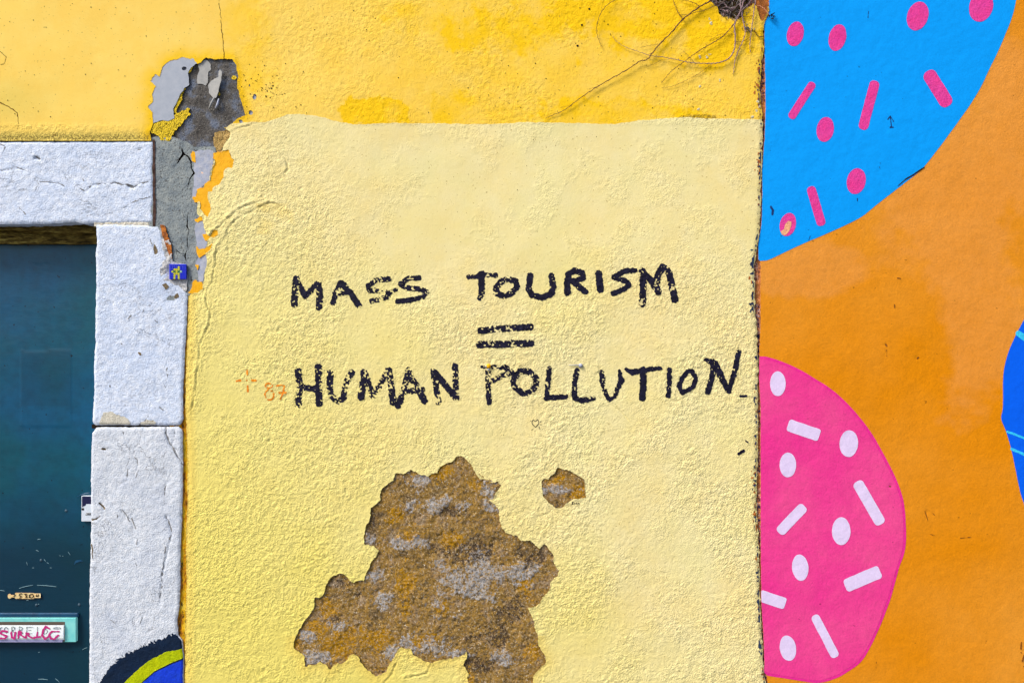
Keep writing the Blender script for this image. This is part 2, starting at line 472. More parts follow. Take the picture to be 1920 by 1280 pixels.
M['brass'] = simple('tarnished_plate', col(240, 196, 128), col(232, 214, 160), 120, .5, (200, .0008), .4)
M['ivory'] = simple('ivory_metal_plate', col(214, 220, 232), col(200, 212, 222), 80, .4, None, .5)
M['latch'] = simple('dark_blue_recess', col(20, 24, 66), None, 1, .5, None)
M['screw'] = simple('worn_screw', col(60, 84, 100), None, 1, .5, None)
M['whitescratch'] = simple('white_scratch', col(150, 190, 200), None, 1, .8, None)
M['peach'] = simple('peach_chip', col(250, 205, 170), None, 1, .8, None)
def mural(name, c1, c2, sc1=2.4, fine=None, grain=.34, peach=None):
    m = NB(name, .7, .12)
    c = m.mix(m.ramp(m.noise(sc1, 4, .6), [(.36, 0.0), (.64, 1.0)]), c1, c2)
    if peach: c = m.mix(m.attr('faded'), c, peach)
    c = m.mix(m.math('MULTIPLY', m.ramp(m.noise(16, 5, .7), [(.35, 0.0), (.7, 1.0)]), .3), c, fine or c2)
    c = m.mix(m.math('MULTIPLY', m.ramp(m.noise(180, 3, .75), [(.38, 1.0), (.56, 0.0)]), grain), c, m.mix(.5, c, BLK))
    sp = m.ramp(m.noise(75, 1, .5, st=(.8, 1, 1.2)), [(.775, 0.0), (.80, .6)])
    c = m.mix(sp, c, m.mix(.75, c, BLK))
    m.color(c)
    p = m.bump(m.noise(200, 3, .65), .0017*grain/.34, .9)
    m.bump(m.noise(26, 4, .6), .003, .3, p)
    return m.m
M['m_orange'] = mural('mural_orange', col(232, 142, 0), col(238, 158, 52), 1.1, col(222, 134, 0), peach=col(240, 160, 78), grain=.2)
M['m_blue'] = mural('mural_sky_blue', col(0, 160, 255), col(0, 160, 255), 3, grain=.10)
M['m_pink'] = mural('mural_pink', col(244, 58, 148), col(246, 82, 150), 5, col(240, 44, 146), grain=.2)
M['m_hotpink'] = mural('mural_hot_pink', col(242, 58, 150), col(230, 64, 160), 30, col(250, 100, 176))
M['m_edgepink'] = mural('mural_magenta_rim', col(242, 48, 152), col(242, 50, 150), 12, grain=.2)
M['m_lilac'] = mural('mural_pale_lilac', col(234, 214, 250), col(228, 210, 246), 30, col(238, 222, 252), grain=.1)
M['m_royal'] = mural('mural_royal_blue', col(0, 98, 242), col(0, 100, 246), 6, grain=.1)
M['m_cyan'] = mural('mural_cyan', col(50, 200, 252), col(60, 205, 252), 10)
M['m_peach'] = mural('mural_peach_patch', col(248, 186, 130), col(246, 176, 140), 80)
M['sp_navy'] = mural('spray_navy', col(14, 38, 68), col(18, 34, 56), 20)
M['sp_lime'] = mural('spray_lime', col(196, 204, 0), col(176, 192, 4), 20)
M['sp_blue'] = mural('spray_cobalt', col(20, 60, 225), col(30, 70, 210), 20)
M['twig'] = simple('brown_twig_bark', col(74, 44, 34), col(104, 70, 60), 200, .8, (600, .0004), .2)
M['twigpale'] = simple('pale_dry_twig', col(160, 138, 144), col(116, 88, 88), 160, .8, (600, .0004), .2)
M['root'] = simple('grey_dry_root', col(150, 142, 136), col(96, 90, 88), 200, .9, (500, .001), .2)
M['soil'] = simple('dark_hole_soil', col(22, 20, 22), col(44, 40, 38), 160, .95, (160, .006), .1)
M['whitespot'] = simple('white_dropping', col(222, 214, 180), col(190, 178, 140), 160, .8, (300, .001))
M['b_blue'] = simple('blue_bead', col(14, 40, 228), col(20, 60, 240), 120, .35, None, .5)
M['b_yellow'] = simple('yellow_bead', col(244, 240, 20), None, 1, .35, None, .5)
M['b_pale'] = simple('pale_green_bead', col(200, 250, 190), None, 1, .35, None, .5)
M['b_green'] = simple('green_bead', col(16, 130, 40), None, 1, .35, None, .5)
M['paving'] = simple('dark_asphalt', (.05,.05,.052,1), (.07,.07,.07,1), 6, .85, (60, .004), .3)

# ------------------------------------------------------------------ outlines traced on the wall (picture px)
CEMENT = [(287,230),(286,210),(278,200),(286,192),(286,175),(292,162),(282,152),(291,139),(300,144),(304,127),(317,115),(342,108),(357,111),(362,110),(370,120),(377,117),(386,108),(400,112),(420,111),(437,111),(442,122),(447,145),(445,162),(450,180),(455,197),(460,216),(447,222),(435,232),(420,241),(432,247),(430,257),(420,272),(414,287),(402,286),(397,283),(365,280),(355,277),(325,268),(300,266),(285,266),(281,246)]
GREY = [(284,232),(286,210),(276,200),(286,192),(286,175),(292,162),(280,152),(291,139),(300,144),(304,127),(317,115),(342,106),(357,109),(362,108),(370,119),(367,121),(360,126),(354,132),(352,137),(354,145),(354,161),(346,165),(337,177),(332,190),(325,206),(327,221),(315,226),(300,227)]
FLAKE2 = [(372,120),(382,114),(390,114),(396,122),(395,131),(390,136),(391,146),(386,160),(378,157),(370,157),(370,146),(374,132)]
FLAKE3 = [(414,132),(418,136),(416,152),(411,171),(407,183),(402,186),(392,175),(390,160),(396,152),(410,146),(411,136)]
MOSS = [(283,231),(300,228),(315,226),(330,215),(344,206),(355,202),(356,217),(346,225),(339,236),(327,245),(325,252),(317,264),(300,264),(298,256),(286,250),(280,243)]
TANF = [(402,250),(421,243),(436,234),(434,247),(430,257),(420,272),(414,288),(402,282),(401,265)]
MORTAR = [(284,262),(325,262),(352,273),(362,280),(400,280),(402,292),(400,310),(396,320),(392,340),(381,349),(376,362),(370,380),(369,400),(381,414),(384,431),(389,446),(389,456),(385,465),(386,475),(389,490),(384,509),(381,527),(372,532),(362,540),(351,549),(340,560),(285,560)]
AMBER = [
 [(401,287),(415,286),(419,282),(429,281),(434,296),(439,300),(436,315),(426,315),(419,322),(419,332),(412,347),(399,351),(397,359),(389,360),(389,371),(396,389),(395,392),(391,406),(381,401),(375,390),(375,377),(365,379),(362,371),(369,369),(370,356),(381,352),(385,344),(395,339),(396,327),(399,315),(404,306),(401,296)],
 [(366,412),(374,406),(381,406),(380,414),(371,416)],
 [(380,441),(389,439),(395,444),(390,450),(385,452)],
 [(395,444),(400,431),(409,431),(409,440),(401,446)],
 [(385,465),(397,456),(395,467),(387,475)],
 [(369,462),(372,467),(384,467),(385,476),(375,482),(371,477)],
 [(366,496),(371,497),(370,505)],
 [(362,527),(367,524),(371,529),(380,529),(379,540),(369,549),(352,549),(360,542)]]
LAVENDER = [
 [(366,283),(388,281),(400,284),(400,310),(396,320),(392,340),(381,349),(370,358),(366,372),(360,372),(364,345),(362,325),(364,305)],
 [(368,414),(381,414),(384,431),(389,446),(389,456),(385,465),(370,468),(369,450),(366,430)],
 [(372,482),(386,476),(389,490),(384,509),(381,527),(373,529),(370,505),(366,492)]]
BROWN = [(860,855),(870,856),(877,863),(885,877),(893,888),(898,897),(910,898),(923,904),(933,902),(939,910),(935,917),(930,923),(925,935),(918,938),(928,945),(935,955),(937,973),(939,987),(950,998),(970,1005),(977,1012),(993,1012),(1002,1020),(1012,1029),(1022,1018),(1027,1027),(1037,1040),(1037,1055),(1049,1071),(1045,1080),(1033,1088),(1031,1104),(1017,1119),(1012,1131),(990,1140),(1001,1163),(1001,1175),(1009,1191),(1009,1209),(1020,1225),(1024,1241),(1012,1252),(999,1268),(998,1290),(990,1330),(940,1365),(900,1340),(880,1290),(878,1280),(877,1257),(866,1245),(875,1234),(877,1220),(864,1230),(838,1234),(822,1238),(806,1243),(788,1234),(776,1227),(769,1216),(760,1215),(753,1212),(744,1222),(735,1239),(723,1259),(714,1266),(703,1266),(689,1253),(675,1241),(671,1230),(664,1225),(657,1225),(652,1236),(643,1243),(625,1245),(620,1254),(611,1245),(600,1239),(595,1244),(581,1245),(572,1250),(570,1227),(563,1223),(551,1214),(551,1204),(558,1184),(575,1158),(588,1140),(590,1120),(606,1117),(611,1096),(620,1081),(636,1075),(646,1076),(661,1092),(671,1088),(682,1087),(689,1071),(696,1053),(707,1042),(710,1032),(703,1023),(685,1020),(682,1007),(687,983),(693,973),(695,953),(715,937),(712,928),(717,915),(737,900),(742,887),(757,888),(770,881),(790,890),(803,892),(822,882),(827,873),(842,865),(850,864),(855,856)]
SMALLB = [(1045,876),(1058,880),(1070,883),(1087,893),(1096,898),(1097,920),(1099,932),(1087,935),(1075,935),(1062,943),(1053,952),(1042,952),(1030,943),(1018,930),(1017,918),(1015,902),(1020,897),(1028,899),(1033,892),(1040,888)]
HOLE = [(1322,-60),(1330,2),(1338,9),(1346,12),(1348,25),(1352,30),(1362,33),(1376,40),(1386,37),(1393,30),(1396,16),(1412,10),(1416,-60)]
RUSTP = [(1414,-60),(1412,6),(1420,14),(1423,34),(1428,41),(1434,36),(1440,20),(1443,-60)]
WALL_L = [(264,290),(420,290),(440,310),(470,322),(500,330),(530,345),(549,353),(600,352),(700,348),(760,347),(800,349),(850,351),(940,351),(1000,348),(1100,349),(1180,347),(1280,346),(1660,346)]
NOTWALL = [(-640,264)]+[(x, y) for y, x in WALL_L]+[(346,1700),(-640,1700)]
WALL_R = np.array([(-2100,1438),(0,1438),(20,1443),(38,1436),(50,1432),(90,1432),(125,1427),(180,1425),(230,1430),(300,1429),(347,1427),(425,1424),(460,1421),(476,1417),(500,1415),(581,1415),(612,1419),(675,1422),(700,1421),(798,1421),(870,1420),(945,1419),(1044,1424),(1118,1425),(1216,1430),(1256,1433),(1280,1436),(1660,1440)], float)
COAT = np.array([(-3200,278),(398,278),(412,252),(428,236),(437,232),(460,230),(500,229),(520,222),(540,214),(570,215),(600,219),(640,229),(665,234),(720,231),(800,231),(860,232),(900,233),(1000,229),(1060,230),(1150,233),(1200,226),(1280,220),(1320,222),(1450,225)], float)

# ------------------------------------------------------------------ yellow wall
wall = thing('yellow_wall', 'rough yellow plastered wall, golden above and pale below, covered in black handwriting', 'wall', (0, 0, 0))
def axis(a, lo, hi, b, fine, coarse):
    return np.concatenate([np.arange(a, lo, coarse), np.arange(lo, hi, fine), np.arange(hi, b+1, coarse)])
xs = axis(-2810, -10, 1450, 1451, 2.0, 40.0); xs = xs[xs <= 1450]
ys = axis(-2012, -12, 1296, 1650, 2.0, 40.0); ys[-1] = 1650
X, Y = np.meshgrid(xs, ys)
def warp(X, Y, a=1.6, s=7, seed=0):
    return X+a*2.4*(fbm(X, Y, s, 3, seed, .75)-.5), Y+a*2.4*(fbm(X, Y, s, 3, seed+3, .75)-.5)

# relief
RIDGES = [  # polyline, lip height mm, width px: the plaster skin lifts on one side
 ([(394,444),(401,431),(414,425),(417,419),(434,404),(444,394),(460,386),(478,380)], 1.6, 5),
 ([(404,477),(412,462),(425,440),(428,428),(440,414),(452,405),(470,398),(490,386),(505,380),(525,384)], 1.4, 5),
 ([(407,460),(404,477),(405,494),(401,502),(399,517),(399,527),(391,539),(387,547),(386,565),(395,587),(392,605),(385,625),(374,645),(373,680),(368,700),(366,740),(358,770)], 1.4, 6),
 ([(414,287),(420,272),(430,257),(434,247),(450,240),(468,236)], 1.5, 5),
 ([(530,290),(537,302),(540,318),(528,330),(526,345)], .6, 4),
 ([(760,1270),(800,1262),(806,1250),(808,1243)], 1.0, 4), ([(610,1280),(618,1262),(640,1260)], .8, 4), ([(720,1280),(735,1262),(742,1244)], .8, 4),
 ([(1120,687),(1126,694),(1117,702),(1116,712),(1122,716)], .9, 3), ([(1125,745),(1160,768),(1180,790),(1200,812)], .5, 3)]
def sm(v, a, b):
    t = np.clip((v-a)/(b-a), 0, 1); return t*t*(3-2*t)
wb = 50*(fbm(X, Y, 90, 3, 4)-.5)
base_r = np.clip(.30+.9*np.clip((fbm(X, Y, 260, 3, 5)-.42)*3.2, 0, 1), 0, 1.1)
patchy = .10+.34*sm(fbm(X, Y, 60, 4, 2, .6), .50, .66)
w_smooth = sm(X+wb, 560, 760)*(1-sm(Y+wb, 440, 540))*sm(Y, 225, 240)
low_r = np.clip(.32+1.3*sm(fbm(X, Y, 120, 4, 6, .6), .25, .75), .2, 1.15)
w_low = sm(Y+wb, 500, 620)
rough_amt = base_r*(1-w_low)+low_r*w_low
rough_amt = rough_amt*(1-w_smooth)+patchy*w_smooth
rough_amt = rough_amt*(1-.75*sm(Y+wb, 560, 700)*0)
up = 1-sm(Y, 228, 238)
rough_amt = rough_amt*(1-up)+up*(.10+.52*sm(X+2*wb, 300, 620)*(.35+.65*sm(fbm(X, Y, 80, 3, 1), .42, .58)))
def stucco(X, Y, r):
    U = X*.77-Y*.64; W = X*.64+Y*.77          # pebbles drawn out along the trowel's diagonal
    n1 = .4*vnoise(U*.8, W, 4.2, 1)+.6*vnoise(X, Y, 3.6, 5); n2 = fbm(U*.7, W, 12, 2, 4)
    b = np.clip((n1-.47)*3.4, -1, 1)
    pits = np.clip((vnoise(X, Y, 4.4, 6)-.80)*6, 0, 1)
    return r*(.00084*b+.0005*(n2-.5))-.0011*pits*np.clip(r+.10, 0, 1)
H = stucco(X, Y, rough_amt)
H += .004*(fbm(X, Y, 240, 2, 3)-.5)+.0016*(fbm(X, Y, 60, 2, 5)-.5)
for pts, lip, wd in RIDGES:
    bx = [p[0] for p in pts]; by = [p[1] for p in pts]
    m = (X > min(bx)-30) & (X < max(bx)+30) & (Y > min(by)-30) & (Y < max(by)+30)
    xx, yy = warp(X[m], Y[m], 1.5, 8, 2)
    d = stroke_sd(xx, yy, pts, 0); d2 = stroke_sd(xx+2.2, yy+2.0, pts, 0)
    br = np.clip(.35+1.6*(vnoise(X[m], Y[m], 16, 3)-.25), 0, 1)
    H[m] += br*(-.0040*np.exp(-(d/1.15)**2)+lip*.0012*np.exp(-(d2/2.4)**2)+lip*.0005*np.exp(-(d2/(wd*2.2))**2))
H = np.where((X < -10) | (Y < -12) | (Y > 1296), 0, H)
# soften edges of the right corner
WR = np.interp(Y, WALL_R[:,0], WALL_R[:,1])+2.2*(fbm(X*0+3, Y, 9, 3, 2)-.5)*2+1.5*(vnoise(X, Y, 4, 5)-.5)
dr = WR-X
H -= .002*np.clip(1-dr/9, 0, 1)**2

Xw, Yw = warp(X, Y, 1.8, 8, 0)
sdN = poly_sd(X+1.5*(vnoise(X, Y, 6, 1)-.5), Y, NOTWALL, 4000)
sdC = poly_sd(Xw, Yw, CEMENT); sdM = poly_sd(Xw, Yw, MORTAR)
sdB = poly_sd(*warp(X, Y, 2.6, 7, 1), BROWN); sdSB = poly_sd(*warp(X, Y, 1.6, 6, 2), SMALLB)
sdH = poly_sd(Xw, Yw, HOLE); sdA = np.full(X.shape, 1e3)
for a in AMBER: sdA = np.minimum(sdA, poly_sd(Xw, Yw, a))
sdR = poly_sd(Xw, Yw, RUSTP)
flk = [((477,182),3.5,6),((470,212),3.6,4.2),((452,228),3.2,3),((468,160),2,2.5)]
sdF = np.full(X.shape, 1e3)
for (cx, cy), rx, ry in flk: sdF = np.minimum(sdF, ell_sd(Xw, Yw, cx, cy, rx, ry))
Fskin = np.maximum(-np.minimum.reduce([sdN, sdC, sdM, sdB, sdSB, sdH, sdA, sdR, sdF]), -dr)
# lips round the big patch and under the cement: plaster curls a little
rim = np.minimum(sdB, sdSB)
H += .0005*np.exp(-(np.clip(rim, 0, 99)/3)**2)
H -= .0025*np.exp(-(np.clip(sdN, 0, 99)/4)**2)*(Y > 540)
g = Y-(np.interp(X, COAT[:,0], COAT[:,1])+3.0*(fbm(X, Y, 16, 3, 3)-.5)+1.5*(vnoise(X, Y, 4, 1)-.5))

# paint-colour masks (a second coat showing, not light)
def blob(cx, cy, rx, ry, soft, k=1.0):
    d = np.sqrt(((X-cx)/rx)**2+((Y-cy)/ry)**2)+1.5*(fbm(X, Y, 48, 5, 4, .72)-.5)
    return k*np.clip((1.0-d)/soft, 0, 1)
deep = np.zeros(X.shape)
for b in [(1230,10,330,110,.45,1.0),(960,50,190,75,.5,.9),(790,30,130,60,.6,.7),(705,212,62,36,.10,1.0),(840,205,62,44,.45,.8),(1120,212,200,34,.35,.85),(1130,110,80,80,.6,.5),
          (930,130,110,80,.6,.55),(460,40,60,60,.6,.55),(480,120,60,90,.6,.6),(1340,80,130,80,.5,1.0),(1400,190,50,60,.5,.4),(960,215,110,30,.5,.6),(1000,190,60,60,.5,.5)]:
    deep = np.maximum(deep, blob(*b))
rimg = np.exp(-(np.clip(np.minimum(sdC, sdA), 0, 99)/17.0)**2)*.95
deep = np.maximum(deep, rimg*(g < 0))
deep = np.maximum(deep, .5*sm(X+90*(fbm(X, Y, 80, 3, 1)-.5), 380, 900))
deep = deep*np.clip(1.0+1.3*(fbm(X, Y, 34, 4, 7, .65)-.5), 0, 1.2)
deep = np.clip(deep, 0, 1)
edgey = np.clip(1-sdN/22, 0, 1)*(Y > 540)*.8
deepL = np.clip(np.maximum(edgey, np.exp(-(np.clip(sdB, 0, 99)/16)**2)*.45*(Y > 1190))+.35*np.clip((fbm(X, Y, 38, 4, 2)-.56)*5, 0, 1)*(X > 480)*(X < 560)*(Y > 380)*(Y < 440), 0, 1)
lem = np.clip((820-X)/800+(Y-560)/1100, 0, 1)*.85+.3*np.clip((fbm(X, Y, 170, 3, 1)-.5)*3, 0, 1)
lem = np.clip(lem*sm(Y+80*(fbm(X, Y, 120, 3, 3)-.5), 250, 560)+.12, 0, .95)
dirtU = np.exp(-((Y-258)/9)**2)*(X < 290)*1.0
dirtU = np.maximum(dirtU, np.exp(-(np.clip(sdC, 0, 99)/9)**2)*.5*(X > 440))
dirtU = np.maximum(dirtU, ((X-1310)/35)**2+((Y-220)/5)**2 < 1.0)
dirtU = np.maximum(dirtU, np.exp(-(dr/6)**2)*.5)
dirtL = np.maximum(np.exp(-(dr/5)**2)*.55, np.exp(-(np.clip(sdN, 0, 99)/4)**2)*.7*(Y > 540))
lemU = np.clip((140-X)/300, 0, .5)*np.exp(-((Y-190)/60)**2)*0+.7*np.exp(-((Y-257)/10)**2)*(X < 290)+.5*np.exp(-(((X-20)/60)**2+((Y-190)/40)**2))
clip_mesh('golden_upper_coat', xs, ys, H, np.maximum(Fskin, g), 0, M['gold'], wall, .009, M['edge'],
          {'deep': deep, 'dirt': dirtU, 'lemon': lemU, 'rough': rough_amt*.8}, label='deep golden yellow upper coat with orange blotches')
clip_mesh('pale_lower_coat', xs, ys, H, np.maximum(Fskin, -g), 0, M['pale'], wall, .0095, M['edge'],
          {'deep': deepL, 'dirt': dirtL, 'lemon': lem, 'rough': rough_amt}, lift=.0004, label='pale yellow lower coat with pebbly texture')
# wall body behind the skins
solid('wall_core', [box(-2810, 1434, -2010, 263, .32, .30), box(346, 1434, 263, 1650, .32, .30), box(-2810, -640, 263, 1650, .32, .30)], M['edge'], wall)

def sub(x0, y0, x1, y1, k=2, src=None):
    """exact refinement of the wall's triangulated relief over a picture rectangle"""
    Hs = H if src is None else src
    i0 = np.searchsorted(xs, x0); i1 = np.searchsorted(xs, x1); j0 = np.searchsorted(ys, y0); j1 = np.searchsorted(ys, y1)
    hx = xs[i0:i1+1]; hy = ys[j0:j1+1]; h = Hs[j0:j1+1, i0:i1+1]
    for _ in range({1: 0, 2: 1, 4: 2}[k]):
        n, m = h.shape; r = np.zeros((2*n-1, 2*m-1))
        r[::2,::2] = h; r[::2,1::2] = (h[:,:-1]+h[:,1:])/2; r[1::2,::2] = (h[:-1]+h[1:])/2; r[1::2,1::2] = (h[:-1,:-1]+h[1:,1:])/2
        h = r
        hx = np.interp(np.arange(2*m-1)/2, np.arange(m), hx); hy = np.interp(np.arange(2*n-1)/2, np.arange(n), hy)
    return hx, hy, h

# -- bare patches (the render under the fallen plaster)
def plain(x0, y0, x1, y1, st):
    a = np.arange(x0, x1+st, st); b = np.arange(y0, y1+st, st); return a, b, *np.meshgrid(a, b)
def grit(X, Y, a, s=5):
    return a*(fbm(X, Y, s, 3, 2, .7)-.5)+a*1.2*(fbm(X, Y, 40, 3, 4)-.5)
ZG = [(815,945,60,10),(790,905,28,16),(920,925,18,16),(845,1085,30,26),(820,1130,14,18),(760,1020,46,9),(975,1075,40,14),(900,1060,40,34),(575,1192,18,9),(597,1230,36,8),(800,1212,52,16),(735,1228,22,10),(700,1080,24,8),(720,1130,18,12),(940,950,34,10),(905,1110,40,20),(860,1150,18,8),(850,1225,40,6),(1000,1100,10,12),(690,1010,14,10),(1050,918,40,7),(640,1170,26,8),(950,1230,26,10)]
ZO = [(775,1005,32,14),(845,1010,26,11),(760,1100,22,34),(830,1140,16,12),(825,880,26,14),(610,1140,22,14),(560,1205,22,12),(600,1175,26,16),(650,1205,50,24),(790,1200,26,14),(740,965,20,10),(985,1085,20,24),(1000,1215,16,14),(1040,895,20,12),(1085,925,16,12),(900,905,18,8),(700,1200,40,22),(880,1270,30,14),(720,900,14,10)]
ZD = [(700,975,14,26),(640,1095,20,10),(850,960,26,8),(880,1035,60,20),(1000,1040,36,18),(630,1160,16,7),(720,1262,20,7),(860,1262,36,12),(920,1195,40,22),(1045,945,20,10),(672,1112,10,7),(890,1250,60,20),(825,1182,9,6),(960,1150,26,18),(1070,892,12,8)]
def zones(xx, yy, Z, seed):
    v = np.zeros(xx.shape); n = fbm(xx, yy, 26, 5, seed, .75)
    for cx, cy, rx, ry in Z:
        d = np.sqrt(((xx-cx)/(rx*1.05))**2+((yy-cy)/(ry*1.6))**2)+3.0*(n-.5)
        v = np.maximum(v, np.clip((1.0-d)/.55, 0, 1))
    return v
for nm, pg, lab in (('bare_patch', BROWN, 'large ragged ochre and grey patch where the plaster has fallen'), ('bare_patch', SMALLB, 'small ragged brown patch to the right of the large one')):
    q = np.array(pg); a, b, xx, yy = plain(q[:,0].min()-10, q[:,1].min()-10, q[:,0].max()+10, q[:,1].max()+10, 2)
    f = poly_sd(*warp(xx, yy, 2.6, 7, 1), pg, 60)-6
    zg, zo, zd = zones(xx, yy, ZG, 1), zones(xx, yy, ZO, 3), zones(xx, yy, ZD, 5)
    h = grit(xx, yy, .0026)+.0026*(vnoise(xx, yy, 3.6, 5)-.5)+.0012*sm(zg, .3, .7)-.0014*zd+.0014*sm(fbm(xx, yy, 26, 4, 6, .7), .50, .53)
    clip_mesh(nm, a, b, h, f, .0030, M['sandy'], wall, label=lab, attrs={'grey': zg, 'ochre': zo*(1-.6*zg), 'dark': zd})
# -- cement patch and what is left on it
a, b, xx, yy = plain(270, 96, 470, 296, 1.5)
wx, wy = warp(xx, yy, 1.8, 8, 0)
clip_mesh('cement_patch', a, b, grit(xx, yy, .0024, 4)+.003*(fbm(xx, yy, 50, 2, 1)-.5), poly_sd(wx, wy, CEMENT, 60)-5, .0048, M['cement'], wall, label='dark grey cement showing through above the stone lintel')
hole_f = ell_sd(wx, wy, 345, 129, 5, 4)
clip_mesh('grey_paint_film', a, b, .0006*(fbm(xx, yy, 30, 2, 5)-.5), np.maximum(np.maximum(poly_sd(wx, wy, GREY), -hole_f), -(Fskin.min()+0*xx) if False else -1e3+0*xx), .0003, M['greypaint'], wall, .003, M['crack'], label='smooth blue-grey paint film')
clip_mesh('loose_flake', a, b, .0008*(fbm(xx, yy, 12, 2, 5)-.5), poly_sd(wx, wy, FLAKE2), .0035, M['flake'], wall, .003, M['edge'])
fr = poly_sd(*warp(xx, yy, 1, 6, 0), FLAKE3)
clip_mesh('loose_flake', a, b, .006*np.clip((xx-392)/24, 0, 1), fr, .0015, M['flake'], wall, .002, M['flake'])
solid('curled_flake', [tube([P3(402, 184, 0, .003), P3(397, 195, 0, .004), P3(393, 205, 0, .003)], [.002, .0032, .003], 8)], M['flake'], wall, True)
solid('curled_flake', [tube([P3(411, 186, 0, .003), P3(409, 196, 0, .003), P3(405, 204, 0, .002)], [.002, .0036, .003], 8)], M['lavender'], wall, True)
clip_mesh('yellow_crust', a, b, .0022*(fbm(xx, yy, 5, 2, 3)-.4), poly_sd(*warp(xx, yy, 3, 5, 2), MOSS), .0012, M['moss'], wall, .006, M['crack'], label='crumbling bright yellow crust at the corner')
f = stroke_sd(*warp(xx, yy, 3.2, 5, 1), [(346,167,3),(339,178,3.4),(336,190,3.6),(330,200,4),(328,210,3)], 3)
clip_mesh('yellow_crust', a, b, .002*(fbm(xx, yy, 4, 2, 3)-.4), f, .0022, M['moss'], wall, .004, M['crack'])
f = stroke_sd(*warp(xx, yy, 2, 4, 1), [(361,125,1.8),(357,131,2.4),(354,135,2)], 2)
clip_mesh('yellow_crust', a, b, .001*(fbm(xx, yy, 4, 2, 3)-.4), f, .0018, M['moss'], wall, .004, M['crack'])
clip_mesh('crumbling_edge', a, b, .0035*(fbm(xx, yy, 5, 2, 3)-.5), poly_sd(*warp(xx, yy, 3, 5, 2), TANF), .0015, M['tanfringe'], wall, .006, M['crack'])
f = np.minimum(ell_sd(wx, wy, 439, 146, 5, 4), ell_sd(wx, wy, 411, 176, 1.6, 4))
clip_mesh('yellow_crust', a, b, 0*xx+.001, f, .004, M['moss'], wall, .004)
# -- flakes lying open in the golden coat
a, b, xx, yy = plain(440, 146, 490, 240, 1.5)
f = np.full(xx.shape, 1e3)
for (cx, cy), rx, ry in flk: f = np.minimum(f, ell_sd(*warp(xx, yy, 1.8, 8, 0), cx, cy, rx+1.5, ry+1.5))
clip_mesh('bare_chip', a, b, 0*xx, f, .0014, M['lavender'], wall)
# -- mortar strip beside the lintel
a, b, xx, yy = plain(276, 252, 410, 562, 1.5)
wx, wy = warp(xx, yy, 1.8, 8, 0)
mh = .0012*(fbm(xx, yy, 9, 3, 1)-.5)+.003*(fbm(xx, yy, 60, 2, 6)-.5)
CR = [[(340,279,1.2),(344,288,2.6),(337,298,2.2),(331,308,.8)],[(345,290,1.4),(352,293,1.6),(357,302,1.8),(359,315,1.2),(363,325,2.0),(356,335,1.3),(353,346,1.1),(350,358,.7)],
      [(357,392,.7),(351,404,.9),(351,415,1.3),(351,425,1.6),(354,432,.9),(352,440,1),(351,447,1.3),(351,460,1.1),(352,466,.7),(349,471,1),(347,482,1.6),(349,490,.8)],
      [(328,467,.7),(333,471,1.1),(340,475,.8),(347,476,1.1)],[(357,500,.8),(353,506,1),(352,510,.7)],[(358,519,1),(359,526,1.2),(355,530,.6)]]
cr = np.full(xx.shape, 1e3)
for c in CR: cr = np.minimum(cr, stroke_sd(*warp(xx, yy, 1.1, 5, 2), c, 1)+.25)
ext = lambda P: poly_sd(wx, wy, P, 60)
F_M = ext(MORTAR)-5
clip_mesh('mortar_strip', a, b, mh, np.maximum(F_M, -cr), .0018, M['mortar'], wall, .006, M['crack'], label='grey mortar fill beside the stone door surround')
clip_mesh('crack_bed', a, b, 0*xx, np.maximum(F_M, cr-4), .009, M['crack'], wall)
for p in LAVENDER:
    clip_mesh('lavender_patch', a, b, mh, np.maximum(poly_sd(*warp(xx, yy, 2.5, 9, 3), p), -cr+1), .0018, M['lavender'], wall, .0006, None, lift=.0006)
for p in AMBER:
    q = np.array(p); a2, b2, x2, y2 = plain(q[:,0].min()-6, q[:,1].min()-6, q[:,0].max()+6, q[:,1].max()+6, 1.5)
    clip_mesh('amber_paint_patch', a2, b2, .0012*(fbm(x2, y2, 7, 3, 1)-.5), poly_sd(*warp(x2, y2, 2.2, 7, 0), p)-.8, .0002, M['amber'], wall, .002, None)
a2, b2, x2, y2 = plain(352, 280, 370, 310, 1)
clip_mesh('amber_paint_patch', a2, b2, 0*x2, poly_sd(*warp(x2, y2, 1.5, 5, 0), [(358,288),(361,283),(366,286),(366,306),(362,304),(358,296)]), .0014, M['amber'], wall, .002)
for p in ([(378,322),(381,324),(380,332),(376,330)], [(370,345),(374,343),(375,350),(371,352)]):
    q = np.array(p); a2, b2, x2, y2 = plain(q[:,0].min()-3, q[:,1].min()-3, q[:,0].max()+3, q[:,1].max()+3, 1)
    clip_mesh('cream_fleck', a2, b2, 0*x2, poly_sd(x2, y2, p), .0016, M['peach'], wall, .002)
# -- hole in the plaster at the top right and rusty corner
a, b, xx, yy = plain(1316, -64, 1446, 48, 2)
wx, wy = warp(xx, yy, 1.8, 8, 0)
clip_mesh('hole_bed', a, b, .008*(fbm(xx, yy, 14, 3, 2)-.5), ext(HOLE)-5, .030, M['soil'], wall, label='dark earthy hole the dry plant grows from')
clip_mesh('rusty_corner', a, b, .004*(fbm(xx, yy, 9, 3, 2)-.5), np.maximum(ext(RUSTP)-4, xx-1442), .003, M['rust'], wall, .01)
f = poly_sd(*warp(xx, yy, 2.5, 5, 0), [(1349,26),(1354,27),(1364,30),(1376,36),(1390,34),(1384,42),(1372,43),(1362,38),(1352,33)])
clip_mesh('crumbling_edge', a, b, .003*(fbm(xx, yy, 5, 3, 2)-.5), f, .002, M['tanfringe'], wall, .008)
# -- joint between wall and stone
a, b, xx, yy = plain(318, 536, 362, 1650, 2)
clip_mesh('rusty_joint', a, b, .004*(fbm(xx, yy*.6, 8, 3, 2)-.5), xx-358, .007, M['joint'], wall, label='narrow rusty orange joint between plaster and stone jamb')
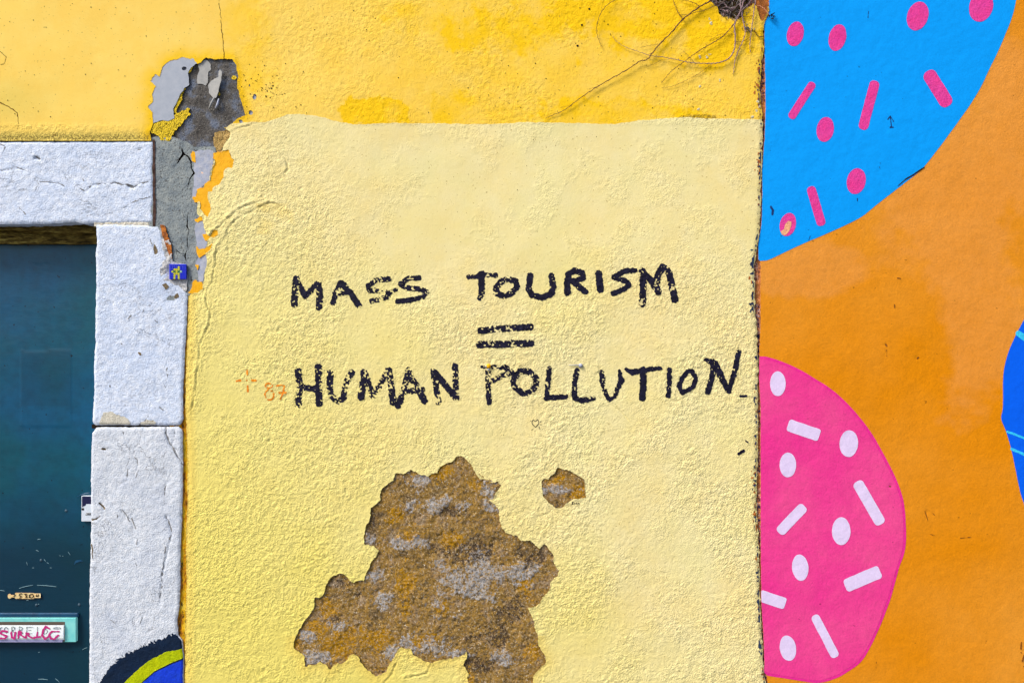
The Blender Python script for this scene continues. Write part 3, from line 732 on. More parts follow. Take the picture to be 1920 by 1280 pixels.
# -- hairline cracks in the golden coat
for cp in ([(-4,190,.9),(10,197,.9),(25,205,.9),(32,212,.8),(35,232,.6),(32,246,.5)], [(-4,94,.7),(4,99,.8),(12,107,.7),(7,121,.8),(-4,122,.7)], [(-4,239,.6),(8,237,.6),(15,237,.5)],
           [(410,-12,.7),(411,8,.8),(414,30,.7),(416,60,.8),(419,84,.9),(420,110,1.0)], [(14,121,.4),(22,127,.4)], [(34,210,.4),(44,210,.3)],[(100,252,.9),(104,255,.9),(104,250,.6)]):
    q = np.array(cp)
    hx, hy, hh = sub(max(q[:,0].min()-6, -8), max(q[:,1].min()-6, -10), q[:,0].max()+6, q[:,1].max()+6)
    x2, y2 = np.meshgrid(hx, hy)
    clip_mesh('hairline_crack', hx, hy, hh, stroke_sd(*warp(x2, y2, 1.6, 7, 2), cp, .8)+.15, 0, M['faintcrack'], wall, lift=.0002)
# -- corner joint towards the mural
a, b, xx, yy = plain(1404, -60, 1452, 1650, 2)
clip_mesh('corner_joint', a, b, .006*(fbm(xx, yy, 7, 3, 2)-.5), xx-1446, .0075, M['mjoint'], wall, label='ragged many-coloured paint joint at the corner with the mural')
hx, hy, hh = sub(1396, -8, 1436, 1284)
x2, y2 = np.meshgrid(hx, hy)
wr = np.interp(y2, WALL_R[:,0], WALL_R[:,1])
def fleckmask(seed, th, wdt):
    dd = wr-x2
    return np.maximum((th-fbm(x2, y2*.7, 5, 3, seed, .7))*-8 if False else (th-vnoise(x2, y2*.8, 3.2, seed)*.55-fbm(x2, y2, 34, 2, seed+2)*.45)*14+np.clip(dd-3, 0, 99)*wdt, np.maximum(2.0-dd, -1e3))
fl = fleckmask(3, .57, .45)
clip_mesh('dark_paint_fleck', hx, hy, hh, np.maximum(fl, (120-y2)*.1), 0, M['sprayhaze'], wall, lift=.0009, kind='stuff')
fl = fleckmask(5, .62, .30)
clip_mesh('peach_paint_fleck', hx, hy, hh, np.maximum(fl, (50-y2)*.1), 0, M['rust'], wall, lift=.0008, kind='stuff')

# ------------------------------------------------------------------ handwriting
def write(strokes, mat, label, name='painted_letter', speck=.5, rag=1.1, k=2, lift=.0009, seed=0, surf=None, dep=0, parent=None):
    q = np.array([(p[0], p[1]) for s, r in strokes for p in s])
    x0, y0, x1, y1 = q[:,0].min()-10, q[:,1].min()-10, q[:,0].max()+10, q[:,1].max()+10
    if surf is None: hx, hy, hh = sub(x0, y0, x1, y1, k)
    else: hx = np.arange(x0, x1, surf); hy = np.arange(y0, y1, surf); hh = np.zeros((len(hy), len(hx)))
    x2, y2 = np.meshgrid(hx, hy)
    f = np.full(x2.shape, 1e3)
    for s, r in strokes: f = np.minimum(f, stroke_sd(x2, y2, s, r)-(.6 if mat is I_MAT else 0))
    f = f+rag*2*(vnoise(x2, y2, 3.0, seed)-.5)+rag*(vnoise(x2, y2, 1.6, seed+1)-.5)
    if speck > 0:
        lo = vnoise(x2, y2, 17, seed+2)
        t = .84-speck*.56*np.clip(lo*1.8-.2, 0, 1)+.05*np.clip(-f/6, 0, 1)
        f = np.maximum(f, (.62*vnoise(x2, y2, 2.3, seed+3)+.38*vnoise(x2, y2, 4.1, seed+4)-t)*6)
    return clip_mesh(name, hx, hy, hh, f, dep, mat, parent or wall, lift=lift, label=label)
I = M['ink']
def L(ch, word, strokes, speck=.5, seed=0): write(strokes, I, "black hand-painted letter %s in the word %s" % (ch, word), speck=speck, seed=seed)
L('M','MASS',[([(555,523),(553,548),(551,570)],6),([(557,527),(572,556)],5),([(572,556),(593,533)],4.6),([(597,532),(600,552),(598,576)],5.6)],.35,0)
L('A','MASS',[([(639,530),(629,547),(624,568)],4.6),([(641,531),(657,549),(673,573)],5.6),([(636,550),(651,549)],3.4)],.5,1)
L('S','MASS',[([(729,523),(706,525),(690,535),(693,544),(715,546),(731,548),(726,557),(715,560),(697,564)],4.4),([(731,548),(743,543)],2.4)],.5,2)
L('S','MASS',[([(786,521),(767,521),(751,532),(762,540),(786,541),(800,548),(792,557),(767,563),(745,565)],4.4)],.35,3)
L('T','TOURISM',[([(879,519),(890,519),(904,516),(930,516)],4.2),([(903,513),(903,550)],5.6),([(902,552),(899,559)],4)],.5,4)
L('O','TOURISM',[([(952,523),(967,528),(969,538),(960,549),(946,555),(931,550),(930,539),(940,528),(952,523)],5.3)],.35,5)
L('U','TOURISM',[([(994,517),(991,542),(998,554),(1014,558),(1034,551),(1037,538),(1034,517)],5.4)],.2,6)
L('R','TOURISM',[([(1066,514),(1063,534),(1064,549)],5.6),([(1066,514),(1077,507),(1092,512),(1093,521),(1080,527),(1066,527)],5),([(1075,529),(1097,547)],5.2)],.15,7)
L('I','TOURISM',[([(1122.5,513),(1125.5,543)],6)],.05,0)
L('S','TOURISM',[([(1190,507),(1172,508),(1151,520),(1170,526),(1179,533),(1172,540),(1160,547),(1149,550)],4.6)],.1,1)
L('M','TOURISM',[([(1204,508),(1206,532),(1204,569)],6.2),([(1206,512),(1220,525),(1234,547)],6),([(1231,540),(1232,520),(1236,510),(1242,501),(1252,508),(1257,524),(1261,542),(1265,562)],6)],.62,2)
write([([(901,620),(932,616),(958,615),(995,613)],5.8)], I, 'upper black stroke of the equals sign', 'equals_stroke', .55, seed=3)
write([([(899,646),(945,645),(995,643)],6.2)], I, 'lower black stroke of the equals sign', 'equals_stroke', .5, seed=4)
L('H','HUMAN',[([(559,696),(561,724),(559,758)],6),([(597,688),(598,724),(598,756)],6.2),([(559,724),(596,730)],5.4)],.6,5)
L('U','HUMAN',[([(619,699),(618,724),(622,743),(634,752),(645,744)],5.6),([(645,744),(645,728),(652,710),(658,699,7)],5.4)],.6,6)
L('M','HUMAN',[([(682,698),(680,721),(677,744)],6.2),([(685,702),(700,743)],5.4),([(700,743),(727,694)],5),([(729,695),(734,728),(737,754)],6)],.5,7)
L('A','HUMAN',[([(766,694),(760,720),(752,747),(746,761)],5.4),([(768,705),(780,722),(796,751)],5.8),([(759,735),(791,730)],5)],.6,0)
L('N','HUMAN',[([(812,695),(817,720),(822,754)],5.2),([(814,697),(854,744)],5.8),([(853,686),(854,716),(856,745)],5.2)],.68,1)
L('P','POLLUTION',[([(915,690),(915,719),(917,754)],4.8),([(903,688,2),(915,688,3.5),(946,688,4.4),(961,698)],4.2),([(958,698),(915,716)],4.4)],.55,2)
L('O','POLLUTION',[([(974,696),(991,695),(1005,709),(1005,723),(994,736),(980,737),(965,726),(962,713),(969,701),(974,696)],5.2)],.4,3)
L('L','POLLUTION',[([(1030,690),(1025,740)],4.2),([(1025,746),(1060,743)],4.8)],.35,4)
L('L','POLLUTION',[([(1082,695),(1077,716),(1077,743)],4.6),([(1078,746),(1092,751),(1111,747)],4.4)],.35,5)
L('U','POLLUTION',[([(1130,699,6),(1129,712,5),(1134,734,3.6),(1142,750,3.2)],5),([(1142,750,3),(1153,743,3),(1157,729,4),(1165,714,5),(1161,695,3)],4)],.5,6)
L('T','POLLUTION',[([(1174,692,3),(1186,698,5),(1206,693,4),(1238,690,3.2)],3.8),([(1206,693),(1206,722),(1204,746)],5.8)],.15,7)
L('I','POLLUTION',[([(1255,693),(1255,717),(1253,742)],4)],.1,0)
L('O','POLLUTION',[([(1297,695),(1304,709),(1299,726),(1279,736),(1273,724),(1279,709),(1289,696),(1297,695)],3.9)],.2,1)
L('N','POLLUTION',[([(1336,678),(1337,698),(1327,734)],5.2),([(1323,674,3),(1339,681,6.5),(1366,733,4.5)],6),([(1366,733),(1377,697),(1385,660)],4.4)],.3,2)
write([([(1388,742.6),(1399,742)],1.8)], I, 'short black dash after the last letter N', 'painted_dash', 0, .3)
write([([(1385,850),(1394,845)],2.4)], I, 'short slanted black mark low on the right of the pale coat', 'painted_dash', 0, .5)
write([([(1398,826),(1402,829)],.7)], I, None, 'painted_dash', 0, .3)
O = M['orange_ink']
write([([(463.6,695),(463.6,702)],1.8),([(444,714),(451,713)],1.9),([(463,713),(463.4,713)],1.6),([(473,713),(480,713)],1.9),([(464.6,723),(464.8,734)],1.7)], O, 'small orange cross made of dashes', 'orange_cross', .2, .6)
c8 = [(504+6.5*math.cos(t), 723+4.5*math.sin(t)) for t in np.linspace(0, 6.28, 12)]; c9 = [(505+8.5*math.cos(t), 740+9.5*math.sin(t)) for t in np.linspace(0, 6.28, 16)]
write([(c8, 1.5), (c9, 1.5)], O, 'orange figure 8', 'orange_number', .35, .7, seed=2)
write([([(519,723),(527,721),(533,724),(531,736),(526,748)],1.6),([(524,736),(536,736)],1.8)], O, 'orange figure 7 with a crossbar', 'orange_number', .2, .7, seed=3)
hp = spline([(1004,800.6),(998.5,795),(997.6,790),(1000,787),(1004,789.6),(1008,786.4),(1010,790),(1009,795),(1004,800.6)], 4)
write([([tuple(p) for p in hp],.65),([(1012,791),(1015,789.5)],.5),([(1012.5,795),(1015,796.5)],.5),([(1011,800),(1012,804)],.5),([(999,804),(997,806)],.5),([(994,788),(995.5,789)],.5)], M['thin_ink'], 'tiny outlined heart with short rays', 'drawn_heart', 0, .15, k=4)
write([([(1073,940),(1073,945)],.5),([(1075,940),(1073,943),(1075,945)],.5),([(1077.5,942),(1077.5,944.5)],.5),([(1080,944.5),(1080,942),(1082,942),(1082,944.5)],.5),([(1084,944.5),(1084,942.5),(1086,942.5),(1086,944.5)],.5)], M['thin_ink'], 'tiny scribbled word under the small brown patch', 'tiny_scribble', 0, .1, k=4)
# scattered pits and dirt dots on the golden coat
rd = random.Random(4)
def hs(px, py):
    i = min(max(np.searchsorted(xs, px), 0), len(xs)-1); j = min(max(np.searchsorted(ys, py), 0), len(ys)-1); return float(H[j, i])
PS = []
for cx, cy, r in [(509,166,1.5),(512,161,1.2),(519,165,1),(501,171,1.3),(499,181,1.6),(555,201,1.1),(564,197,1.1),(747,146,1.1),(1004,119,1.2),(1105,17,2),(1091,47,2),(1083,86,2.2),(1140,46,1.2)]+\
                 [(rd.uniform(0, 1400), rd.uniform(0, 225), rd.uniform(.5, 1.0)) for _ in range(130)]+[(rd.uniform(400, 1400), rd.uniform(240, 840), rd.uniform(.4, .8)) for _ in range(120)]+[(rd.gauss(490, 22), rd.gauss(165, 24), rd.uniform(.5, 1.1)) for _ in range(40)]:
    if 1322 < cx and cy < 50: continue
    if sdN[np.searchsorted(ys, cy), np.searchsorted(xs, cx)] < 4 or min(sdC[np.searchsorted(ys, cy), np.searchsorted(xs, cx)], sdM[np.searchsorted(ys, cy), np.searchsorted(xs, cx)]) < 3: continue
    PS.append(disc(cx, cy, r, 0, hs(cx, cy)+.0009, .0002, 6))
solid('dirt_dots', PS, M['crack'], wall, kind='stuff')
PS = []
for cx, cy, r in [(1333,44,4.5),(1331,36,2.5),(1312,107,3),(1326,107,3.2),(1331,103,2),(1348,151,2.4),(1312,163,3),(1309,206,3.4),(1411,220,3.2),(1420,190,5),(1424,200,4),(1418,208,3)]:
    for _ in range(3): PS.append(disc(cx+rd.uniform(-2, 2), cy+rd.uniform(-2, 2), r*rd.uniform(.3, .75), 0, hs(cx, cy)+.0004, .0006, 7))
solid('white_droppings', PS, M['whitespot'], wall, kind='stuff')
# nail heads in the plaster
nl = thing('wall_plug', 'small pale plug with a drip sticking out above the second L of the lower line', 'plug', tuple(P3(1088, 684, 0)))
solid('plug_head', [disc(1088.5, 685, 4, 0, .004, .003), tube([P3(1088, 685, 0, .004), P3(1088, 685, 0, -.004)], [.005, .005], 8)], M['lavender'], nl, True)
solid('dried_drip', [tube([P3(1086, 684.5, 0, .004), P3(1078, 684, 0, .003), P3(1066, 684, 0, .0025)], [.002, .001, .0006], 6)], M['lavender'], nl, True)
nl = thing('wall_plug', 'small amber plug at the top of the letter P of the lower line', 'plug', tuple(P3(915, 686, 0)))
solid('plug_head', [disc(916, 686, 4.4, 0, .004, .003), tube([P3(916, 686, 0, .004), P3(916, 686, 0, -.004)], [.005, .005], 8)], M['amber'], nl, True)
solid('chipped_rim', [disc(911.5, 687, 1.6, 0, .0045, .0015), disc(916, 692.5, 2, 0, .003, .0012)], M['lavender'], nl, True)

# ------------------------------------------------------------------ stone door surround
LX = -520
surround = thing('stone_door_surround', 'white limestone door surround of one lintel and stacked jamb stones', 'door surround', tuple(P3(-170, 1650, .06)))
def stone(name, poly, mat, step=2, dep=0.0, rnd=5.0, amp=1.0, thick=.16, holes=None, seed=0, label=None, fine=None):
    q = np.array(poly, float)
    x0, x1, y0, y1 = q[:,0].min()-4, q[:,0].max()+4, q[:,1].min()-4, q[:,1].max()+4
    a = np.arange(x0, x1+step, step) if x0 > -30 else np.concatenate([np.arange(x0, -12, 16), np.arange(-12, x1+step, step)])
    b = np.arange(y0, y1+step, step) if y1 < 1320 else np.concatenate([np.arange(y0, 1300, step), np.arange(1300, y1+16, 16)])
    xx, yy = np.meshgrid(a, b)
    f = poly_sd(*warp(xx, yy, 1.0, 9, seed), poly, 3000)+.8*(vnoise(xx, yy, 5, seed)-.5)
    h = amp*(.0016*(fbm(xx, yy, 7, 2, seed, .7)-.5)+.0010*(fbm(xx, yy, 16, 2, seed+1)-.5)+.0024*(fbm(xx, yy, 45, 2, seed+2)-.5))
    h -= .0032*np.clip(1+f/rnd, 0, 1)**2
    if holes:
        for kind, arg, dp in holes:
            m = stroke_sd(*warp(xx, yy, 2.2, 9, seed+1), arg, 1) if kind == 's' else poly_sd(*warp(xx, yy, 1.5, 6, seed+1), arg)
            h -= dp*np.clip(.5-m/2.0, 0, 1)
    o = clip_mesh(name, a, b, h, f, dep, mat, surround, thick, None, label=label)
    return a, b, xx, yy, h, f, o
lint = stone('lintel', [(LX-120,266),(100,266),(285,265),(287,268),(286,330),(288,372),(285,392),(287,417),(150,419),(140,415),(134,417),(60,420),(LX-120,420)], M['stone_blue'], seed=1,
      holes=[('s', [(-4,322,1),(20,318,1.2),(34,315,1),(50,322,.8)], .0016), ('s', [(74,341,.8),(95,342,1.2),(110,343,.8),(120,350,.8)], .0014), ('s', [(145,348,.8),(160,360,.8),(172,348,1),(190,345,.8),(215,343,1),(232,346,1),(252,350,1.2),(262,344,.8),(284,340,.8)], .0018),
             ('s', [(66,295,3),(72,297,3),(75,298,2)], .004), ('s', [(240,350,2.5),(250,352,1.5)], .003), ('s', [(258,281,1),(264,279,1.4)], .002), ('s', [(228,392,.8),(245,382,.8),(262,372,.7)], .001)])
UJ = [(180,422),(200,420),(297,423),(303,436),(308,455),(313,470),(312,480),(318,492),(315,520),(322,527),(338,533),(345,541),(351,550),(349,600),(346,660),(344,700),(342,740),(343,785),(337,797),(178,797),(173,790),(173,770),(176,730),(175,690),(178,640),(178,600),(180,520),(179,480),(181,450)]
uj = stone('jamb_stone', UJ, M['stone_blue'], seed=2, label='upper jamb stone, cool white', holes=[('p', [(285,460),(289,456),(293,462),(297,474),(291,478),(287,470)], .0015), ('s', [(283,455,.8),(280,447,.8)], .001)])
LJ = [(181,801),(334,800),(341,806),(342,870),(341,930),(339,1000),(337,1040),(337,1090),(335,1140),(331,1165),(333,1190),(340,1200),(344,1230),(343,1290),(343,1652),(164,1652),(166,1300),(167,1200),(167,1110),(169,1020),(170,960),(170,880),(171,835),(172,812)]
lj = stone('jamb_stone', LJ, M['stone_warm'], seed=3, label='lower jamb stone, greyer with cracks and sprayed paint', holes=[
    ('s', [(309,800,1.2),(311,815,1.6),(318,832,2),(325,842,2),(333,856,1.4),(341,870,.8)], .003), ('s', [(328,802,1),(326,820,.9),(322,835,.8)], .0018),
    ('s', [(231,810,.7),(236,828,.8),(244,835,.8),(246,848,.9),(257,862,1),(258,880,.8),(252,895,.7)], .0016), ('s', [(240,880,.7),(238,900,.8),(222,910,.7)], .0012),
    ('s', [(312,905,.9),(308,920,1.1),(307,935,.8)], .0018), ('s', [(311,968,1.4),(318,980,2),(322,1000,1.6),(316,1025,1),(311,1045,1.2),(305,1075,1),(300,1110,1),(300,1130,.8)], .0024),
    ('s', [(228,955,1.2),(238,968,1.4),(246,976,1.2),(252,992,1)], .0022), ('s', [(187,945,1.4),(194,954,2)], .003), ('s', [(172,974,1.2),(180,973,1.4),(186,968,1)], .002), ('p', [(192,841),(199,841),(196,845)], .003), ('p', [(186,943),(190,943),(197,953),(194,955)], .002)])
# far jamb, outside the photograph
stone('jamb_stone', [(LX-120,422),(LX+20,422),(LX+20,1652),(LX-120,1652)], M['stone_warm'], step=16, seed=4)
def refine(hx, hy, h):
    n, m = h.shape; r = np.zeros((2*n-1, 2*m-1))
    r[::2,::2] = h; r[::2,1::2] = (h[:,:-1]+h[:,1:])/2; r[1::2,::2] = (h[:-1]+h[1:])/2; r[1::2,1::2] = (h[:-1,:-1]+h[1:,1:])/2
    return np.interp(np.arange(2*m-1)/2, np.arange(m), hx), np.interp(np.arange(2*n-1)/2, np.arange(n), hy), r
# chips and scars on the stones (sheets on the stones' own relief)
def on_stone(st, name, F, mat, lift=.0006, dep=0, label=None, parent=None, skirt=0, fine=None):
    a, b, xx, yy, h, f, o = st
    if fine:
        j0, j1 = np.searchsorted(b, fine[0]), np.searchsorted(b, fine[1])
        a0 = a; a, b2, h = refine(a0, b[j0:j1+1], h[j0:j1+1]); _, _, f = refine(a0, b[j0:j1+1], f[j0:j1+1]); b = b2
        xx, yy = np.meshgrid(a, b)
    return clip_mesh(name, a, b, h, np.maximum(F(xx, yy), f+1), dep, mat, parent or o, lift=lift, label=label, skirt=skirt)
for p in ([(194,773),(210,772),(222,778),(236,782),(243,790),(244,797),(186,798),(188,786)], [(262,792),(275,787),(290,788),(292,795),(264,797)]):
    on_stone(uj, 'chipped_edge', lambda x, y, p=p: poly_sd(*warp(x, y, 3, 6, 3), p), M['chip'], .0008)
for p in ([(288,457),(292,462),(296,474),(291,478),(287,468)], [(305,452),(311,455),(310,462),(306,460)], [(304,533),(312,530),(317,538),(311,543)], [(326,555),(333,549),(336,556),(328,561)], [(317,552),(320,552),(320,560)]):
    on_stone(uj, 'brown_scar', lambda x, y, p=p: poly_sd(*warp(x, y, 1.5, 6, 3), p), M['scar'], .0008)
lintel_obj = lint[6]
STC = simple('dark_stone_crack', col(122, 124, 130), col(150, 148, 146), 90, .9, None, .05)
def stone_crack(st, pts, mat=STC, k=2, wj=2.2):
    a, b, xx, yy, h, f, o = st; q = np.array([p[:2] for p in pts], float)
    i0, i1 = np.searchsorted(a, q[:,0].min()-5), np.searchsorted(a, q[:,0].max()+5); j0, j1 = np.searchsorted(b, q[:,1].min()-5), np.searchsorted(b, q[:,1].max()+5)
    i0 = max(i0, 0); j0 = max(j0, 0)
    hx, hy, hh = refine(a[i0:i1+1], b[j0:j1+1], h[j0:j1+1, i0:i1+1]); x2, y2 = np.meshgrid(hx, hy)
    ff = stroke_sd(*warp(x2, y2, wj, 8, 1), pts, .6)+.18+1.5*(vnoise(x2, y2, 6, 3)-.55)
    clip_mesh('stone_crack', hx, hy, hh, ff, 0, mat, o, lift=.0004)
for c in ([(-2,321,.8),(18,318,1),(32,315,.9),(48,321,.7),(60,322,.5)], [(74,341,.6),(92,341,1),(108,343,.8),(121,350,.6)], [(145,348,.6),(160,360,.7),(172,348,.7),(190,345,.8),(215,343,.8),(232,346,.8),(252,350,1.1),(262,344,.8),(284,339,.7)],
          [(228,392,.6),(245,382,.7),(262,373,.6),(284,368,.5)], [(66,294,1.4),(74,297,2.2),(76,299,1.4)], [(240,349,1.6),(250,352,1.2)], [(258,281,1),(264,279,1.2)], [(150,330,.5),(158,340,.6)], [(-2,268,.8),(10,275,.6),(6,284,1.2)], [(48,402,.6),(44,396,.5),(36,388,.4)]):
    stone_crack(lint, c)
for c in ([(284,457,1),(280,448,.8)], [(290,600,.7),(296,604,.6)], [(314,688,.7),(314,706,.6)], [(308,722,1),(312,732,.8)], [(262,797,.9),(272,788,.8),(278,780,.8)], [(234,758,1),(236,760,1)], [(226,644,1),(228,646,.8)], [(300,764,1),(304,768,.8)], [(206,722,1),(207,726,1)], [(250,590,.8),(240,596,.6)]):
    stone_crack(uj, c)
for c in ([(309,800,.9),(311,815,1.2),(318,832,1.5),(325,842,1.3),(333,856,1.1),(341,870,.7)], [(328,802,.8),(326,820,.7),(322,835,.6)], [(231,810,.5),(236,828,.6),(237,834,.6)], [(244,834,.6),(246,848,.7),(257,862,.8),(260,880,.7),(254,895,.6)],
          [(240,878,.6),(238,898,.7),(222,908,.6),(214,912,.4)], [(312,905,.8),(308,920,.9),(307,945,.6)], [(311,968,1),(318,980,1.3),(322,1000,1.2),(318,1010,.9)], [(312,1020,.8),(309,1045,.9),(304,1070,.9),(303,1100,.7),(299,1128,.6)], [(228,955,1),(238,968,1),(243,976,.8)], [(246,970,.9),(250,982,.9),(253,990,.7)],
          [(257,1008,.7),(256,1020,.6)], [(252,1048,.7),(257,1060,.6)], [(218,960,.6),(222,975,.5)], [(290,955,.6),(295,962,.5)], [(206,1160,.6),(215,1168,.6)], [(262,1168,.8),(270,1150,.6)]):
    stone_crack(lj, c)
for c in ([(186,943,1.4),(191,948,1.6),(195,954,1.8)], [(172,974,1.3),(180,973,1.2),(187,967,.9)], [(192,841,1.4),(197,842,1.6)], [(172,1020,1.6),(173,1034,1.4),(173,1046,1.2)]):
    stone_crack(lj, c, M['scar'], wj=1)
stone_crack(uj, [(260,662,2),(263,664,2.4)], M['scar'], wj=1)
# crumbly mortar where the bead tile sits
a, b, xx, yy = plain(292, 416, 354, 562, 1.5)
wx, wy = warp(xx, yy, 2, 8, 4)
RG = [(300,424),(309,426),(316,444),(322,466),(324,490),(350,496),(352,520),(350,548),(343,544),(334,536),(320,530),(306,526),(300,512),(301,496),(310,486),(306,470),(303,450)]
clip_mesh('crumbling_mortar', a, b, .007*(fbm(xx, yy, 13, 3, 3)-.5)+.003*(fbm(xx, yy, 5, 2, 1)-.5), poly_sd(wx, wy, RG), -.0006, M['rockgrey'], wall, .008, M['crack'], label='crumbling grey and white mortar around the bead tile')
f = poly_sd(wx, wy, [(300,420),(309,424),(318,450),(322,470),(323,484),(318,480),(312,462),(304,440)])
clip_mesh('crumbling_mortar', a, b, .004*(fbm(xx, yy, 6, 3, 3)-.5), f, -.0026, M['rust'], wall, .006, M['crack'])
# dark groove beside the lintel, and mortar lines in the surround
a, b, xx, yy = plain(280, 262, 298, 424, 1.5)
clip_mesh('groove', a, b, .003*(fbm(xx, yy, 6, 3, 3)-.5), np.abs(xx-289+1.6*(vnoise(xx*0, yy, 22, 3)-.5))-2.2-1.2*(vnoise(xx, yy, 9, 5)-.3), .0002, simple('brown_groove', col(92, 66, 58), col(60, 40, 34), 60, .9, (300, .002), .2), wall)
a, b, xx, yy = plain(176, 412, 302, 430, 1.5)
clip_mesh('mortar_line', a, b, .003*(fbm(xx, yy, 4, 3, 3)-.5), np.abs(yy-420.5)-4+0*xx, .002, M['chip'], surround)
a, b, xx, yy = plain(172, 792, 344, 806, 2)
clip_mesh('mortar_line', a, b, 0*xx, np.abs(yy-799)-4+0*xx, .008, M['crack'], surround)
# sprayed arc
def arcF(pts):
    P = np.array(pts, float)
    return lambda x, y: np.interp(x, P[:,0], P[:,1])-y
nav_o = arcF([(160,1310),(185,1280),(207,1247),(230,1228),(262,1213),(300,1195),(330,1187),(345,1184)])
nav_i = arcF([(200,1330),(232,1280),(255,1257),(280,1237),(310,1222),(345,1214)])
lim_i = arcF([(235,1330),(267,1280),(290,1260),(320,1245),(345,1235)])
on_stone(lj, 'sprayed_arc', lambda x, y: np.maximum(nav_o(x, y)+1+17*(.6*vnoise(x, y, 1.9, 2)+.4*vnoise(x, y, 3.4, 5)-.5)*np.clip(1-np.abs(nav_o(x, y))/26, .1, 1)+3*(fbm(x, y, 18, 2, 1)-.5), y-1300), M['sp_navy'], .0005, fine=(1160, 1298), label='dark navy sprayed outline')
on_stone(lj, 'sprayed_arc', lambda x, y: np.maximum(nav_i(x, y)+2*(vnoise(x, y, 4, 3)-.5), -(lim_i(x, y)-3)), M['sp_lime'], .0009, label='lime yellow sprayed band')
on_stone(lj, 'sprayed_arc', lambda x, y: np.maximum(lim_i(x, y)+2*(vnoise(x, y, 4, 5)-.5), y-1400), M['sp_blue'], .0009, label='cobalt blue sprayed fill')

# ------------------------------------------------------------------ door
DD = .085
door = thing('teal_door', 'glossy dark teal door with a letter slot, set back in the stone surround', 'door', tuple(P3(-170, 1640, DD+.03)))
def hbox(x0, x1, y0, y1, d0, d1):
    f = P3([x0, x1, x1, x0], [y0, y0, y1, y1], d0); b = P3([x0, x1, x1, x0], [y0, y0, y1, y1], d1); b[:,0] = f[:,0]; b[:,2] = f[:,2]
    return ([*f, *b], [(0,1,2,3), (7,6,5,4), (0,4,5,1), (1,5,6,2), (2,6,7,3), (3,7,4,0)])
a = np.concatenate([np.arange(LX+20, -12, 16), np.arange(-12, 200, 2.5)]); b = np.concatenate([np.arange(456, 1300, 3.0), np.arange(1300, 1650, 16)])
xx, yy = np.meshgrid(a, b)
dh = .0009*(fbm(xx, yy*1.3, 60, 2, 2)-.5)+.0003*(fbm(xx, yy*2, 10, 2, 3)-.5)
dh += .0007*((xx > 38+2*vnoise(xx, yy, 20, 1)) & (xx < 134+2*vnoise(xx, yy, 20, 2)) & (yy > 655+3*vnoise(xx, yy, 30, 3)) & (yy < 800))
dh -= .0006*np.exp(-(stroke_sd(xx, yy, [(62,494),(75,499),(88,494)], 0)/1.2)**2)
rpt_refl = .22*((xx > 38+2*vnoise(xx, yy, 20, 1)) & (xx < 134+2*vnoise(xx, yy, 20, 2)) & (yy > 655+3*vnoise(xx, yy, 30, 3)) & (yy < 760))+(1-.22)*sm(yy+70*(fbm(xx*.5, yy, 60, 3, 4)-.5), 880, 1060) if 'sm' in globals() else 0*xx  # repainted rectangle; the darkening downwards paints the gloss reflection into the colour
clip_mesh('door_leaf', a, b, dh, 0*xx-1, DD, M['door'], door, attrs={'repaint_and_reflection': rpt_refl})
solid('door_core', [hbox(LX+20, 200, 457, 1645, DD+.004, DD+.04)], M['door'], door)
# weathered header above the leaf
a = np.concatenate([np.arange(LX, -12, 16), np.arange(-12, 206, 2)]); b = np.arange(404, 461, 1.5); xx, yy = np.meshgrid(a, b)
step = np.interp(xx, [-12, 0, 60, 110, 180, 206], [429, 430, 433, 438, 436, 436])+3*(fbm(xx, yy*0, 20, 2, 3)-.5)
hhh = .012*np.clip((step-yy)/3+.5, 0, 1)-.008*np.exp(-((yy-step-3)/3)**2)+.007*(fbm(xx*.5, yy, 6, 3, 2, .6)-.5)
hed = clip_mesh('weathered_header', a, b, hhh, np.maximum(yy-457-1.2*(vnoise(xx, yy*0, 14, 2)-.5), -1e3), .062, M['header'], door, .04, None, label='crumbly mossy brown strip between lintel and door')
# rail above the slot, slot, flap
slot = solid('letter_slot', [box(-40, 142, 1158, 1203, DD, .012)], M['slotframe'], door, bevel=.001, label='turquoise frame of the letter slot')
solid('slot_gap', [box(-44, 121.5, 1165, 1202, DD-.012, .0006)], M['slotdark'], slot)
fl = []
prof = [(1170,.0050),(1174,.0058),(1188,.0066),(1194,.0062),(1197,.0045),(1199,.001)]
V = [P3(x, y, DD-.012, o) for y, o in prof for x in (-40, 121)]
V += [P3(x, y, DD-.012, 0) for y, o in prof for x in (-40, 121)]
n2 = len(prof)*2
Fc = [(i*2, i*2+1, i*2+3, i*2+2) for i in range(len(prof)-1)]+[(i*2+1, n2+i*2+1, n2+i*2+3, i*2+3) for i in range(len(prof)-1)]
flap = solid('flap', [(V, Fc)], M['flap'], slot, False, label='white letter slot flap with CORREIO under magenta handwriting')
solid('lower_lip', [box(-40, 117, 1198, 1203.5, DD-.012, .004)], M['lip'], slot, bevel=.0006)
FLD = DD-.012-.0070
def flapwrite(strokes, mat, seed=0, rag=.3, lift=0, name='flap_letter'):
    write(strokes, mat, None, name, 0, rag, lift=lift, surf=.5, dep=FLD, parent=slot, seed=seed)
for st in ([([(4,1175),(0,1177),(0,1184),(4,1186)],.5)], [([(11,1175),(8,1178),(8,1184),(12,1186),(15,1182),(14,1177),(11,1175)],.5)], [([(22,1187),(22,1174),(27,1175),(27,1180),(23,1181),(28,1187)],.5)],
           [([(36,1187),(36,1174),(42,1176),(41,1180),(37,1181),(43,1187)],.5)], [([(62,1175),(50,1175),(50,1187),(60,1187)],.5),([(50,1181),(58,1181)],.5)], [([(70,1174),(70,1188)],.6)], [([(84,1178),(81,1183),(83,1188),(87,1187),(89,1182),(84,1178)],.5)],
           [([(98,1177),(106,1175),(113,1176),(113,1178),(99,1178)],.4)]):
    flapwrite(st, M['grey_engr'])
